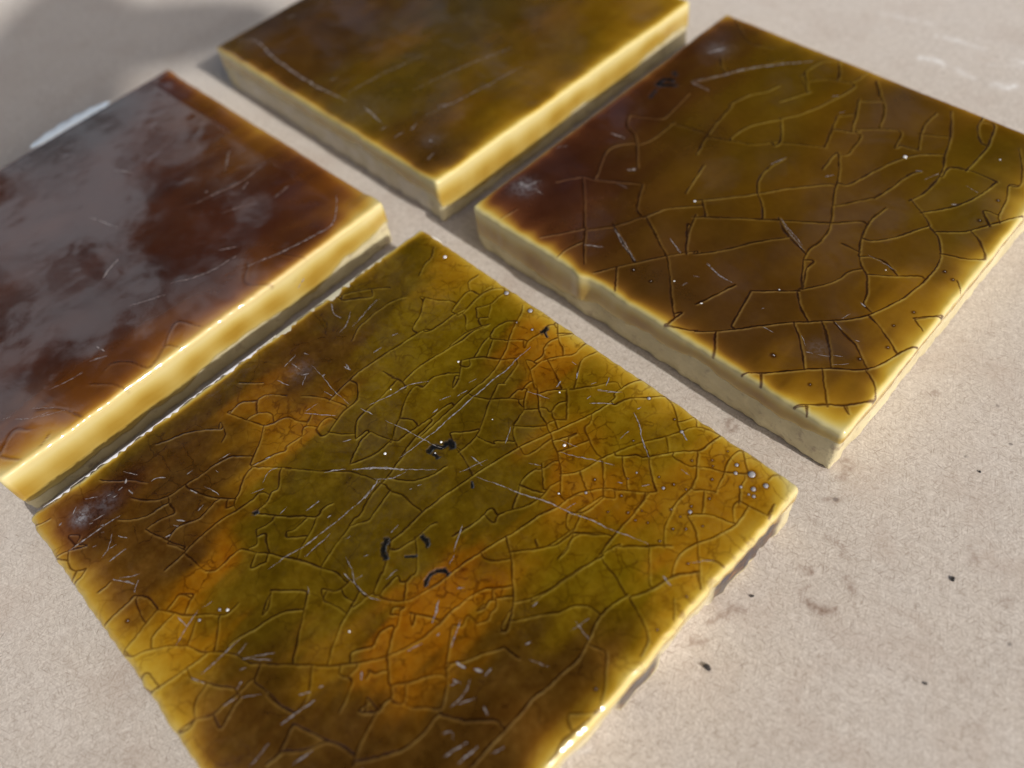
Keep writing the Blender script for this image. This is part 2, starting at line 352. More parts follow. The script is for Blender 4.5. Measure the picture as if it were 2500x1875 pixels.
SCRATCHES_A=[([-5.45,4.82,-5.21,8.49,-5.1,13.69,-5.36,20.78,-5.25,26.37,-5.54,29.57,-5.57,32.18],0.26),
([-16.27,7.75,-15.33,10.66,-14.49,14.36,-12.73,16.98],0.21),
([-12.17,7.75,-8.5,8.65,-5.5,9.39,-3.33,9.8,-1.8,10.42],0.20),
([-9.12,-1.05,-7.3,0.95,-5.25,2.75,-3.08,4.43],0.52),
([-3.12,4.46,0.13,7.42],0.14),
([-11.86,-4.22,-10.53,-2.45,-9.91,-1.69],0.23),
([-5.48,0.12,-3.78,1.86,-3,4.05],0.25),
([-22.69,-0.05,-20.59,1.62,-18.58,3.01],0.21),
([-22.87,0.4,-22.64,2.48],0.18),
([-16.75,6.49,-14.44,7.13],0.21),
([-29.37,6.43,-26.23,6.12,-22.24,5.78,-18.62,5.65],0.13),
([-23.65,4.53,-22.13,5.04],0.18),
([-37.65,16.53,-35.51,15.45,-33.74,15.53],0.24),
([-33.61,17.57,-31.93,15.2,-31.34,13.36],0.20),
([5.12,10.36,8,11.55,11.03,12.54,14.68,14.13,16.16,14.59,18.84,15.41,21.84,16.48,24.45,17.23,27.34,18.27,29.56,19.03],0.22),
([2.16,12.11,4.43,12.31],0.22),
([2.79,19.6,4.31,17.1],0.23),
([11.02,21.29,13.7,22.6,18.29,24.93],0.16),
([-8.82,15.63,-8.06,17.35],0.17),
([-7.29,18.03,-6.94,19.8],0.17),
([-24.29,19.03,-23.82,19.9],0.23),
([-23.84,14.64,-23.61,16.19],0.26),
([0.17,25.7,1.93,26.44,3.48,27],0.17),
([8.73,30.47,11.33,32.79],0.13),
([7.74,33.04,9.71,34.18],0.20),
([-7.74,13.33,-7.86,14.44],0.20),
([-25.17,9.68,-23.82,10],0.30),
([-32.38,6.93,-31.57,7.19],0.53),
([-26.36,6.22,-26.33,6.69],0.37),
([-32.64,3.1,-33.16,5.8],0.19),
([-32.16,4.42,-30,4.55],0.19),
([-31.24,0.82,-28.98,1.52],0.18),
([-29.17,3.96,-28.42,5.06],0.22),
([-27.34,2.97,-28.55,4.5],0.22),
([-25.5,10.28,-24.29,10.02],0.30),
([-30.78,15.73,-31.65,19.26,-32.25,22.64],0.14),
([2.74,9.29,4.36,13.37],0.11),
([9.1,17.12,10.62,17.95],0.16),
([-14.07,0.87,-13.38,2.08],0.17),
([9.84,22.87,12.39,23.65],0.12),
([14.54,33.5,16.4,32.44,17.87,31.08,19.66,30.07,21.06,29.12],0.23),
([7.84,32.94,9.16,33.71,10.92,35.07],0.19),
([8.55,30.33,11.12,32.62],0.13),
([16.13,28.75,16,30.54],0.16),
([17.93,15.4,18.32,16.98],0.15),
([33.64,16.82,35.26,16.5],0.24),
([25.49,30.61,26.98,30.55],0.15),
([14.52,34.27,14.59,34.93],0.33),
([2.93,29.41,2.55,30.53],0.21),
([7.86,30.72,7.82,31.5],0.20),
([21.53,35.52,23.27,34.83],0.22),
([23.22,24.98,23.97,25.85],0.15),
([20.44,23.14,21.04,23.51],0.18),
([34.96,20.55,37.05,22.98],0.11),
([8.26,34.34,7.69,35.91],0.20),
([3.92,32.58,3.25,33.67],0.21),
([1.01,-10.06,3.41,-10.76,4.7,-11.48,6.63,-11.57,8.16,-11.37,9.4,-10.66],0.19),
([4.72,-11.78,4.78,-10.12],0.14),
([2.76,-11.69,4.72,-11.78],0.17),
([14.92,-5.28,15.94,-6.76,16.54,-7.99],0.33),
([18.95,-5.11,19.92,-7.14,20.71,-8.42],0.19),
([9.25,4.01,10.22,2.2,11.34,0.59],0.18),
([11.69,0.27,12.26,-1.15],0.13),
([12.7,-28.81,12.99,-26.51,13.37,-24.23],0.22),
([11.37,-25.35,12.1,-24.08],0.20),
([0.62,-16.28,1.47,-16.76],0.40),
([13.78,-34.41,13.34,-31.22],0.14),
([17.38,-30.62,17.75,-27.94],0.19),
([29.55,-17.64,29.86,-16.08,30.37,-14.43],0.21),
([31.34,-16.89,31.55,-13.91],0.32),
([26.39,-12.41,27.41,-10.34],0.19),
([33.19,-13.32,33.78,-11.73],0.18),
([27.5,-15.82,28.07,-15,28.9,-15.48],0.17),
([24.65,-8.06,25.69,-7.62],0.40),
([26.27,-7.89,26.13,-6.63],0.22),
([23.76,-10.87,24.79,-10.42],0.20),
([24.2,-11.54,24.35,-10.57],0.15),
([25.39,-9.3,25.96,-10.66,25.95,-13.38],0.15),
([28.84,-10.3,29.82,-10.67],0.24),
([30.09,3.45,30.59,6.27],0.11),
([29.67,4.81,32.44,4.25],0.11),
([28.82,-2.64,31.15,-1.52],0.10),
([22.55,-9.23,23.9,-8.78],0.35),
([15.49,-2.56,16.13,-1.81],0.33),
([27.21,-1.62,27.37,-0.9],0.36),
([5.31,-25.23,2.6,-27.54],0.13),
([7.65,-8.38,7.7,-6.4],0.17),
([17.06,-12.5,17.64,-10.49],0.16),
([23.37,-25.98,23.65,-24.95],0.14),
([2.88,-3.61,2.68,-2.09],0.21),
([24.35,2.43,24.43,3.26],0.21),
([18.15,-8.54,18.22,-8.18],0.42),
([15.52,-18.82,14.86,-18.05],0.30),
([12.45,-23.04,12.67,-22.56],0.20),
([-4.65,0.7,-4.51,-0.79,-4.25,-2.49,-4.14,-3.66,-4.26,-5.04,-4.14,-7.13,-4.21,-9.04,-4.36,-10.87,-4.6,-13.51,-5.05,-15.72,-5.21,-17.35,-5.49,-18.64],0.20),
([-4.97,0.41,-4.4,-1.02,-4.05,-2.79],0.29),
([-3.41,-9.38,-3.2,-10.7,-3.14,-12.15,-3.05,-14],0.17),
([-8.73,-9.64,-8.62,-7.48],0.12),
([-5.57,-8.29,-5.45,-7.72],0.18),
([-0.46,2.51,-0.28,2.92],0.16),
([-0,3.66,0.33,4.21],0.16),
([2.92,-8.42,3.19,-7.72],0.14),
([-0.98,-8.63,-0.97,-7.72],0.13),
([-5.56,-33.2,-6.29,-31.62,-7.19,-29.52,-7.59,-28.49],0.15),
([-8.7,-30.96,-6.75,-30.82],0.20),
([-7.47,-27.9,-7.08,-26.42],0.11),
([0.17,-32.72,0.05,-30.5,0.03,-28.3,-0.03,-26.7],0.16),
([2.35,-27.99,3.51,-26.29,4.82,-24.44],0.15),
([1.43,-28.29,1.17,-26.3],0.12),
([-0.32,-33.92,1.4,-32.98],0.21),
([5.51,-32.81,5.97,-31.11],0.20),
([5.1,-30.54,4.69,-29.52],0.15),
([3.28,-28.85,3.57,-28.14],0.13),
([12.68,-28.98,12.77,-28.21],0.20),
([6.35,-30.73,7.86,-28.57],0.10),
([-28.94,-37.1,-28.93,-34.77,-28.89,-33.01,-28.77,-30.68,-28.52,-29],0.28),
([-24.45,-34.13,-25.04,-33,-26.7,-31.29],0.17),
([-23.13,-33.65,-23.15,-32.46,-23.04,-30.98],0.24),
([-25,-32.66,-24.72,-31.62],0.22),
([-20.29,-34.56,-18.33,-33.3,-17.34,-32.8],0.30),
([-19.81,-33.89,-18.89,-32.65,-18.22,-31.5],0.15),
([-16.27,-33.39,-17.46,-32.04],0.23),
([-31.44,-25.94,-30.33,-25.92],0.26),
([-33.52,-25.31,-32.79,-25.83],0.40),
([-32.49,-27.24,-32.55,-26.46],0.23),
([-30.22,-22.97,-30.02,-21.94,-29.07,-21.08],0.27),
([-35.07,-31.44,-34.02,-29.9],0.16),
([-33.05,-28.92,-32.77,-28.33],0.26),
([-30.72,-32.32,-30.58,-30.58],0.16),
([-30.69,-32.93,-30.49,-32.43],0.22),
([-28.23,-32.4,-27.88,-31.99],0.19),
([-29.22,-31.89,-29.03,-31.39],0.19),
([-26.9,-34.27,-26.73,-33.65],0.22),
([-25.83,-30.79,-24.43,-30.11],0.19),
([-34.09,-33.5,-33.42,-32.88],0.19),
([-33.01,-33.8,-32.26,-33.1],0.26),
([-33.97,-34.04,-34.85,-32.89],0.19),
([-33.89,-36.22,-34.01,-35.69],0.32),
([-34.92,-25.06,-32.8,-23.81],0.20),
([-32.17,-28.28,-32,-27.63],0.20),
([-23.28,-17.68,-21.8,-17.31,-20.39,-17.17],0.16),
([-24.5,-19.63,-23.14,-19.04],0.23),
([-27.16,-18.54,-27.09,-17.55],0.17),
([-20.84,-10.74,-20.62,-9.94],0.20),
([-17.39,-11.46,-18.11,-9.78,-17.64,-8.5],0.19),
([-8.8,-9.71,-8.62,-7.47],0.14),
([-17.07,-13.63,-16.4,-11.87],0.16),
([-21.6,-23.61,-20.52,-22.76],0.25),
([-20.4,-20.59,-20.67,-19.54],0.19),
([-20.43,-26.13,-20.28,-25.37],0.22),
([-24.39,-15.17,-23.73,-15.07],0.33),
([-25.53,-13.8,-25.33,-12.07],0.17),
([-11.1,-12.63,-11.36,-11.28],0.12),
([-20.35,-8.92,-20.08,-8.16],0.33),
([-21.2,-24.34,-20.52,-23.87],0.25),
([6.48,33.07,6.78,33.89],0.17),
([8.14,34.54,7.74,35.66],0.20),
([1.32,34.33,2.14,34.29],0.18),
([4.05,32.4,3.42,33.33],0.28),
([2.93,29.19,2.57,30.53],0.21),
([-7.71,20.87,-7.47,22.21],0.14)]
CRACKS_B=[[-17.66,12.67,-16.95,7.5,-15.78,2.28,-14.22,-2.44],
[-18.21,13.42,-17.16,17.71,-15.06,21.05,-14.35,23.97],
[-11.11,20.19,-8.57,25.29],
[-8.03,15.65,-5.89,19.24,-3.99,25.22,-2.74,31.38],
[-12.17,5.59,-11.6,9.88,-9.77,12.94,-8.12,15.3],
[-8.12,15.3,-4.68,10.24,-4.56,8.2],
[-15.83,2.8,-11.2,4.71,-7.53,6.45,-5.07,9.41],
[-4.41,9.38,-1.27,11.26,2.48,13.09],
[-0.03,28.75,1.78,25.02,3.68,20.41],
[3.04,31.62,5.31,28.8,7.15,24.14],
[-0.23,35.59,2.12,32.66,3.38,31.3],
[-0.5,22.18,0.75,18.72,2.46,13.6],
[1.19,18.51,4.75,20.15],
[0.31,28.44,3.51,30.83],
[6.03,19.52,6.55,16.22,6.83,13.84],
[4.71,21.2,10.46,25.04,12.18,20.55],
[5,12.94,5.59,7.77],
[5.62,12.9,8.62,8.13,10.5,3.73,13.5,-1.91,14.66,-4.63,15.06,-7.88,14.73,-10.8,15.85,-13.78,18.54,-18.27],
[-1.24,6.56,-1.9,2.95,-1.72,-0.46,-0.1,-3.66,2.46,-6.01,4.57,-8.59],
[-6.68,-12.3,-3.15,-8.52,0.74,-3.98,3.44,-0.38,6.55,3.05,8.69,5.22],
[-5.88,-11.66,-3.44,-14.05],
[-4.17,-15.58,1.89,-11.2,7.95,-7.05,13.89,-2.97,17.42,0.31],
[1.24,-22.65,4.37,-18.77,7.1,-14.33,10.24,-10.45],
[6.88,-7.21,9.45,-9.28,14.55,-11.38],
[19.08,5.79,18.71,2.26,19.26,-1.38,20.87,-5.37,22.79,-8.1,24.85,-9.76,26.82,-13.04,27.61,-15.19],
[11.22,7.21,12.7,12.81,14.22,17.51,16.36,21.2,19.87,23.92],
[12.68,1.64,14.75,4.7,16.25,6.84],
[16.44,6.99,17.19,10.93,17.75,15.27,18.9,17.65],
[14.84,35.42,16.9,31.55,18.7,27.65,19.87,23.92,21.58,19.74,22.11,15.77,21.9,12.25,21.14,9.77],
[13.01,33.48,13.06,29.17,14.33,25.34,15.76,22.28],
[13.91,26.61,17.91,28.61],
[19.91,37.6,20.69,33.9,22.82,30.8,24.16,30.29],
[22.48,36.32,23.81,32.6,24.53,29.04,24.63,22.61],
[22.32,18.36,22.16,21.18,25.19,22.55,29.6,22.61],
[29.77,22.27,29.32,18.59,28.33,15,26.83,11.96,24.24,8.52],
[21.32,9.91,24.06,8.37,26.36,6.58],
[21.43,-2.29,23.6,0.34,25.43,4.04,26.53,6.27],
[26.88,6.1,28.95,4.67,30.93,1.95,32,-1.4,32.04,-5.08,31.56,-9.52,30.44,-13.61,28.52,-17.95,25.49,-21.27,20.67,-25.89,17.69,-29.37,14.11,-33.55,11.41,-35.94],
[28.46,6.04,31.31,8.33,33.49,11.86,35.33,15.12,36.84,17.67],
[32.37,9.18,34.68,7.57,36.58,5.28],
[31.51,14.77,33.84,12.14],
[31.77,22.89,33.06,19.22,33.79,15.23,34.76,13.77],
[33.05,23.9,31.74,27.67,28.75,32.8],
[18.54,-18.68,20.64,-15.71,21.87,-13.04,22.24,-10.65],
[18.71,-18.13,16.93,-14.59,16.74,-12.19],
[8.01,-31.51,9.01,-28.22,10.19,-24.34],
[14.78,-31.43,13.86,-27.85,12.9,-23.76],
[12.9,-23.76,16.08,-21.13,18.54,-19.09],
[18.36,-19.24,20.44,-21.56,22.96,-23.39],
[25.03,-9.2,28.31,-6.92,30.89,-4.8],
[23.17,-5.66,25.61,-5.36,28.15,-6.64],
[34.96,-12.95,36.63,-10.78,37.8,-9.42],
[35.76,-2.01,37.44,-3.84],
[31.27,1.8,34.16,2.88,36.71,4.55],
[1.38,24.16,-0.5,22.18],
[12.77,21.53,15.76,22.28],
[17.98,-5.96,20.87,-5.81],
[16.25,-37.92,13.64,-34.04],
[21.81,-25.23,24.44,-27.6,27.88,-31.67],
[24.85,-22.29,27.57,-24.95,30.62,-28.97],
[26.19,-21.16,28.61,-22.19],
[30.82,-22.95,34.44,-25.7],
[21.22,-38.09,24.15,-35.58,27.4,-32.08,30.46,-29.11,33.79,-26.62,35.42,-24.15,36.34,-20.84,37.23,-18.26,38.21,-17.06],
[23.66,-36.36,24.75,-37.93],
[29.96,-30.25,33.6,-34.8],
[34.72,-26.18,36.76,-27.6,37.6,-28.61],
[30.16,-38.12,33.2,-35.32,35.59,-33.42,37.16,-31.38,38.27,-29.74],
[31.86,-36.99,32.57,-38.06],
[35.72,-33.64,36.86,-34.34],
[29.57,-16.78,32.26,-17.98,36.06,-20.35],
[34.68,-12.89,36.67,-10.84,37.65,-10.02],
[35.14,-13.27,36.96,-14.4],
[-21.99,-36.38,-19.51,-32.97,-17.43,-29.89],
[-17.23,-29.73,-15.01,-32.59,-11.74,-36.25],
[-16.41,-37.83,-16.27,-34.99,-15.45,-32.48],
[-9.23,-36.83,-7.07,-33.31,-4.53,-29.47,-2.25,-26.06,0.71,-22.32],
[-7.07,-33.31,-3.8,-37.5],
[-2.14,-26.19,1.17,-29.58,4.17,-32.97,7.04,-35.86],
[-8.94,-22.12,-5.69,-24.13,-2.54,-26.08],
[-4.04,-18.18,-0.32,-23.38],
[7.09,-37.4,7.35,-34.39],
[6.93,-37.93,10.2,-36.56,11.33,-35.8],
[-13.91,-26.11,-8.83,-28.95,-5.26,-30.51],
[-29.65,-24.05,-26.95,-20.19,-23.46,-18.61,-17.66,-15.21],
[-26.71,-20,-22.26,-24.5,-18.26,-28.97],
[-16.67,-15,-15.16,-17.75,-13.19,-20.59],
[-20.29,-12.05,-26.05,-5.61,-29.56,-3.88,-31.63,-0.93],
[-25.15,-17.61,-27.59,-12.95,-27.94,-10.16,-26.34,-7.7],
[-31.37,-0.73,-26.11,1.94],
[-26.65,11.42,-25.74,3.51],
[-23.39,2.08,-23.38,-2.95,-24.11,-5.99],
[-23.14,2.27,-17.64,3.3,-15.29,3.24],
[-11.38,-3.94,-10.3,-8.29,-9.28,-11.99],
[-10.98,-20.99,-9.38,-17.02,-5.73,-13.3],
[-4.55,-15.31,-2.92,-19.27,-0.68,-23.07],
[-16.92,-30.02,-13.46,-25.65,-11.43,-21.35],
[-35.57,38.44,-27.62,32.64,-21.93,33.79],
[-28.74,24.52,-26.42,21.93],
[-12.92,29.05,-10.06,26.42],
[-30.72,-37.33,-30.2,-33.59],
[-28.13,14.41,-25.7,19.31,-21.94,25.21,-18.32,31.38],
[-9.78,37.59,-6.73,32.92],
[-12.15,29.39,-9.23,25.71],
[-10.64,28.24,-8.02,31.07,-3.95,32.73,-3.33,37.23],
[-12.79,30.75,-12.2,34.89,-10.21,37.27],
[-0.34,35.39,2.31,32.11],
[-11.26,19.82,-8.85,25.11]]
SCRATCHES_B=[([-28.47,14.85,-25.54,19.09,-21.94,25.21,-16.38,31.38,-13.32,34.3],0.63),
([-13.37,-26.64,-9.89,-28.52,-5.39,-30.41],0.25),
([-4.32,-22.47,-0.84,-24.21],0.21),
([-14.71,-32.93,-11.66,-31.23],0.25),
([-30.78,-7.35,-27.54,-6.76],0.49),
([-21.43,-13.53,-20.23,-12.59],0.83),
([-31.96,24.36,-30.03,27.95],1.31),
([7.05,-7.1,11,-9.57,14.59,-11.15],0.25),
([-34.7,-15.36,-36.31,-16.91],0.29),
([-28.74,14.65,-24.04,14.38],0.42),
([-20.49,-17.43,-18.2,-17.35],0.18),
([3.93,-23.28,6.53,-24.06],0.24),
([-34.93,-28.78,-32.9,-27.77],0.84),
([-33.16,-29.71,-32.15,-25.43],0.37),
([-31.54,-27.85,-28.85,-28.02],0.28),
([7.27,-7.35,10.58,-8.82,13.61,-10.39],0.25),
([3.99,-23.48,7.23,-24.26,9.82,-24.23],0.24),
([22.64,-5.66,25.26,-5.65,27.82,-6.07],0.19),
([27.11,-15.21,28.09,-15.57],0.65),
([18.13,17.05,19.19,17.63],0.34),
([20.42,15.89,21.57,18.75],0.25),
([7.05,6.41,8.03,7.66],0.43),
([-4.3,26.72,-3.56,27.56],0.69),
([26.67,-19.89,27.2,-18.28],0.18),
([26.41,18.67,28.76,18.15],0.25),
([26.84,12.9,27.49,13.64],0.40),
([-2.13,3.28,-1.04,6.71],0.27),
([-0.15,24.12,-0.76,23.1],0.38),
([23.96,-26.49,25.57,-27.77],0.24),
([18.59,-28.71,20.45,-28.69],0.28),
([26.36,-21.02,28.14,-21.83],0.21),
([26.2,-28.72,27.17,-28.27],0.27),
([27.81,-28.09,29.27,-27.22],0.20),
([30.48,-28.36,32.1,-26.63],0.13),
([30.37,-22.21,31.01,-22.04],0.27),
([16.34,-25.88,16.6,-25.46],0.22),
([29.44,-26.71,30.72,-25.98],0.17),
([-13.67,-26.39,-9.29,-28.41,-5.48,-30.25],0.25),
([-4.37,-22.6,-0.86,-24.27],0.16),
([3.96,-23.41,7.21,-24.18,9.62,-24.3],0.24),
([-14.38,-32.54,-11.75,-31.32],0.25),
([3.91,-26.89,4.85,-26.55],0.23),
([3.85,-29.91,4.18,-28.79],0.19)]
CRACKS_C=[[36.26,-27.03,33.37,-19.59,33.04,-14.52,33.66,-7.26],
[16.26,-33.7,19.72,-23.02,23.27,-12.05],
[-4.37,-35.11,1.08,-20.85,5.27,-4.83],
[22.89,-31.36,19.72,-23.02,17.49,-19.1]]
SCRATCHES_C=[([-36.37,-33.8,-31.66,-30.89,-24.46,-32.23,-15.74,-32.98,-6.81,-33.25,-1.35,-32.9,3.96,-32.56],0.78),
([15.71,-32.78,8.24,-31.51],0.53),
([22.09,-30.65,21.58,-28.39],0.52),
([31.72,-34.82,31.29,-32.67],0.59),
([27.73,-30.31,28.11,-30.66],1.64),
([20.85,-22.18,22.85,-19.34],0.32),
([17.1,-34.4,17.39,-32.86],0.42),
([21.39,-31.84,21.35,-34.48],0.31),
([-5.21,-29.87,-4.47,-28.59],0.47),
([-33.77,-20.63,-33.24,-18.54],0.54),
([1.65,-30.7,2.51,-22.06,4.76,-11.4],0.28),
([12.56,-21.29,15.21,-9.19,18.85,2.45],0.28),
([21.07,-26.1,23.5,-14.7,25.47,-1.81],0.27)]
CRACKS_D=[[30.27,-16.79,30.07,-14.98,32.22,-12.82,35.75,-11.51],
[35.3,-9.51,34,-6.95,37,-5.32],
[30.8,-19.86,33.99,-17.23,37.05,-16.23],
[28.87,-28.28,31.4,-25.61,35.81,-23.96],
[30.87,-34.95,29.51,-32.51,31.45,-30.89],
[35.7,-31.22,34.75,-29.19],
[32.29,-36.38,35.39,-34.62],
[37.24,13.4,33.25,10.23,29.35,13.4],
[32.1,18.46,36.4,20.67],
[35.03,-0.75,30.93,-3,33.69,-6.98],
[6.31,13.91,9.44,24.88]]
SCRATCHES_D=[([24.59,-15.01,26.73,-14.5],0.48),
([27.72,-19.28,27.18,-22.85,26.51,-24.94],0.20),
([32.6,-25.17,30.36,-28.51],0.22),
([30.87,-25.86,27.46,-28.9],0.19),
([27.58,-31.57,29.66,-29.47,30.72,-27.11],0.22),
([26.51,-17.5,28.02,-14.66],0.24),
([26.01,-32.89,26.63,-31.63],0.30),
([10.85,-5.8,9.56,-3.91,8.82,-1.54],0.72),
([11.73,24.6,10.81,26.59],0.50),
([22.12,11.85,24.41,14.82],0.36),
([40.77,15.65,39.69,18.13],0.59),
([29.41,11.72,31.83,18.25,33.34,24.76,33.6,29.81,28.18,35.11],0.44),
([7.5,16.13,9.59,25.67,9.1,31.45],0.29),
([14.24,18.06,16.49,22.99],0.24),
([-0.5,29.97,4.12,25.65],0.43),
([19.04,26.87,18.38,30.96],0.29),
([22.12,1.41,25.1,6.61,26.13,13.21],0.35),
([20.86,-6.26,23.94,-0.5],0.26),
([-6.61,0.77,1.15,2.91],0.40),
([-14.95,11.37,-11.17,13.5],0.43),
([6.55,19.35,6.39,19.9],0.60)]
DOTS_A=[(-2.99,10.88,0.24,'w'),(-2.23,9.04,0.14,'w'),(-7.68,3.94,0.27,'w'),(10.82,22.61,0.29,'w'),(-12.11,22.58,0.22,'w'),(-30.92,36.45,0.38,'w'),(3.85,28.87,0.16,'w'),(15.62,16.41,0.16,'w'),(3.88,28.89,0.15,'w'),(-16.05,11.92,0.14,'w'),(-0.19,18.69,0.12,'w'),(14.48,36.88,0.30,'b'),(33.03,36.43,0.59,'b'),(34.54,34.73,0.38,'b'),(35.45,36.26,0.41,'b'),(30.65,36.28,0.30,'b'),(31.31,35.14,0.30,'b'),(35.23,33.86,0.26,'b'),(33.12,33.88,0.23,'b'),(34.57,33.66,0.17,'b'),(25.70,32.71,0.21,'p'),(27.69,34.60,0.21,'p'),(28.34,33.93,0.18,'p'),(29.55,32.18,0.24,'p'),(26.22,28.08,0.24,'p'),(25.59,26.73,0.24,'b'),(24.01,27.65,0.18,'p'),(27.95,28.62,0.18,'p'),(28.39,24.90,0.23,'p'),(30.06,27.05,0.23,'p'),(30.49,26.33,0.29,'b'),(29.96,24.89,0.17,'p'),(24.47,20.60,0.23,'p'),(25.94,20.43,0.20,'p'),(30.39,22.80,0.23,'p'),(31.63,23.95,0.23,'p'),(22.11,21.93,0.24,'p'),(17.75,21.32,0.27,'p'),(22.42,18.87,0.17,'p'),(18.28,19.04,0.21,'b'),(27.39,21.28,0.17,'p'),(31.11,29.62,0.23,'p'),(28.41,37.19,0.18,'p'),(19.57,36.44,0.22,'p'),(17.56,29.74,0.19,'p'),(21.70,35.49,0.28,'b'),(30.22,20.28,0.20,'p'),(34.87,20.31,0.19,'p'),(40.83,35.88,0.22,'p'),(21.02,24.56,0.18,'p'),(21.35,26.12,0.15,'b'),(32.98,25.80,0.17,'p'),(25.70,22.07,0.14,'p'),(36.98,0.41,0.24,'p'),(37.53,16.73,0.21,'p'),(37.64,10.94,0.20,'p'),(-16.68,37.63,0.47,'b'),(-10.93,34.14,0.38,'p'),(-7.90,34.83,0.22,'b'),(-10.94,37.45,0.46,'b'),(-13.41,-36.08,0.28,'p'),(-4.65,-25.70,0.25,'w'),(-6.26,-29.11,0.22,'b'),(-5.49,-26.42,0.22,'b'),(9.61,-16.07,0.16,'w'),(-31.35,-39.13,0.19,'p'),(-16.70,37.66,0.32,'b')]
DIRT_A=[([-3.23,8.74,-3.22,9.71],0.46),([-3.33,9.8,-2.38,10.28,-2.04,10.97],0.29),([-2.26,11.16,-2.01,11.77,-1.2,11.54],0.46),([-2.25,8.86,-1.46,8.82],0.29),([3.13,-4.56,3.66,-5.58,4.37,-6.25,5.12,-6.38],0.35),([6.42,-1,7.21,-0.93,7.94,-1.26],0.32),([11.92,-5.15,11.45,-4,11.66,-3,12.34,-2.11,12.98,-2.09],0.28),([7.06,-4.4,7.97,-3.38],0.17),([-6.29,35.72,-6.47,36.58],0.45),([-5.9,35.66,-5.1,35.35],0.19),([5.27,9.41,5.95,8.94],0.16),([-14.11,-15.09,-13.89,-14.72],0.25)]
DOTS_B=[(14.89,19.30,0.61,'w'),(-6.79,-12.62,0.39,'w'),(-4.48,-32.13,0.32,'p'),(2.27,-29.82,0.27,'w'),(-0.68,-32.25,0.27,'p'),(-4.51,-32.09,0.32,'p'),(8.46,-30.92,0.22,'w'),(23.00,-32.37,0.34,'p'),(22.82,-32.34,0.34,'p'),(32.75,-24.91,0.30,'p'),(34.67,-20.43,0.27,'p'),(29.93,-33.47,0.26,'p'),(33.16,-16.16,0.24,'p'),(34.04,-11.96,0.24,'p'),(35.18,-2.29,0.29,'p'),(33.41,-1.49,0.29,'p'),(34.05,-11.97,0.28,'p'),(32.04,12.26,0.31,'p'),(32.07,18.43,0.28,'p'),(26.44,-6.79,0.22,'w'),(16.12,-20.78,0.22,'w'),(8.58,-30.81,0.22,'w'),(27.62,28.16,0.25,'w')]
DIRT_B=[([-33.69,10.3,-33.5,12.18,-31.99,12.94],0.47),([-33.25,10.28,-30.69,11.83],0.53),([-32.11,6.01,-32.56,8.39],0.26),([-33.48,15.36,-32.5,14.66],0.27)]
SPLATS_A=[(-7.2,33.2,5.0,'or'),(-1.5,31.5,4.4,'or'),(13.8,22.4,5.6,'or'),(19.7,20.7,5.4,'or'),(-25.3,-3.2,5.6,'or'),(-30.0,-2.7,3.3,'or'),(-15.2,-22.2,4.1,'or'),(-28.1,-26.2,4.4,'or'),(-9.1,-31.0,4.4,'or'),(16.7,-13.0,3.5,'or'),(16.2,-8.7,3.6,'or'),(16.9,-2.9,4.3,'or'),(17.7,4.8,4.4,'or'),(18.5,-16.0,3.1,'or'),(10.4,-20.7,2.9,'am'),(26.2,32.7,4.8,'am'),(27.1,21.8,3.2,'or'),(35.2,21.3,2.5,'or'),(-24.8,35.2,4.6,'am'),(34.3,32.3,3.9,'am'),(-23.3,-8.1,4.6,'am'),(17.9,37.8,5.2,'am'),(30.0,38.1,5.5,'am'),(36.2,15.4,3.5,'am'),(34.5,26.0,4.4,'am'),(5.6,40.7,4.8,'am'),(-3.7,41.2,4.2,'am'),(-22.5,42.8,4.7,'am'),(-29.7,39.6,3.8,'am'),(-6.4,-36.1,3.7,'am'),(1.7,-34.7,2.9,'am'),(30.8,32.9,4.0,'or'),(16.9,-2.9,3.1,'or'),(-9.5,-23.4,3.3,'or'),(-17.4,24.3,7.7,'gr'),(-13.7,15.3,6.4,'gr'),(23.9,8.0,6.8,'gr'),(29.2,17.4,3.8,'gr'),(-19.5,35.6,5.4,'gr'),(12.5,30.7,5.9,'gr'),(-7.0,18.9,7.1,'ol'),(-6.7,4.8,8.9,'ol'),(2.1,10.7,6.5,'ol'),(11.3,9.2,4.7,'ol'),(-3.2,-9.1,8.1,'ol'),(1.0,-21.4,6.2,'ol'),(20.5,34.7,4.3,'gr'),(19.1,26.2,2.8,'gr'),(-33.3,11.7,6.2,'br'),(-30.5,4.0,5.1,'br'),(-32.8,-33.6,5.1,'rd'),(-26.6,-30.8,4.3,'br'),(7.1,-34.0,6.7,'br'),(-18.3,-31.6,6.0,'br'),(27.5,-16.3,7.5,'br'),(11.6,-27.3,4.5,'br'),(29.8,1.1,4.6,'br'),(-26.9,-15.7,6.8,'br'),(-28.6,-23.6,5.2,'br'),(20.4,-26.8,5.3,'br'),(30.0,-7.2,6.0,'br'),(-17.4,-26.2,3.4,'br'),(-35.1,20.9,5.5,'ol')]
SPLATS_B=[(-30.3,-25.8,9.4,'rd'),(-28.0,-31.9,7.0,'rd'),(-38.9,6.5,14.4,'rd'),(-39.7,17.8,11.3,'rd'),(-31.1,-14.8,8.7,'rd'),(-13.7,-29.4,10.4,'br'),(-37.7,27.5,10.2,'br'),(-23.2,-24.9,9.1,'rd'),(-19.5,-5.9,11.7,'br'),(-11.8,13.7,17.5,'ol'),(4.5,-1.5,17.3,'olb'),(22.3,-1.7,13.2,'olb'),(10.9,17.6,14.0,'olb'),(25.3,15.0,11.1,'ol'),(9.6,-28.1,10.1,'br'),(-1.2,-26.3,8.1,'br'),(21.0,-26.0,8.0,'br'),(23.2,-16.7,6.6,'olb'),(31.2,-10.1,4.9,'am'),(37.5,-14.5,6.1,'am'),(30.4,-34.1,5.9,'am'),(28.3,20.3,6.5,'ol'),(29.2,-26.2,3.8,'br'),(5.3,-21.0,8.9,'br')]
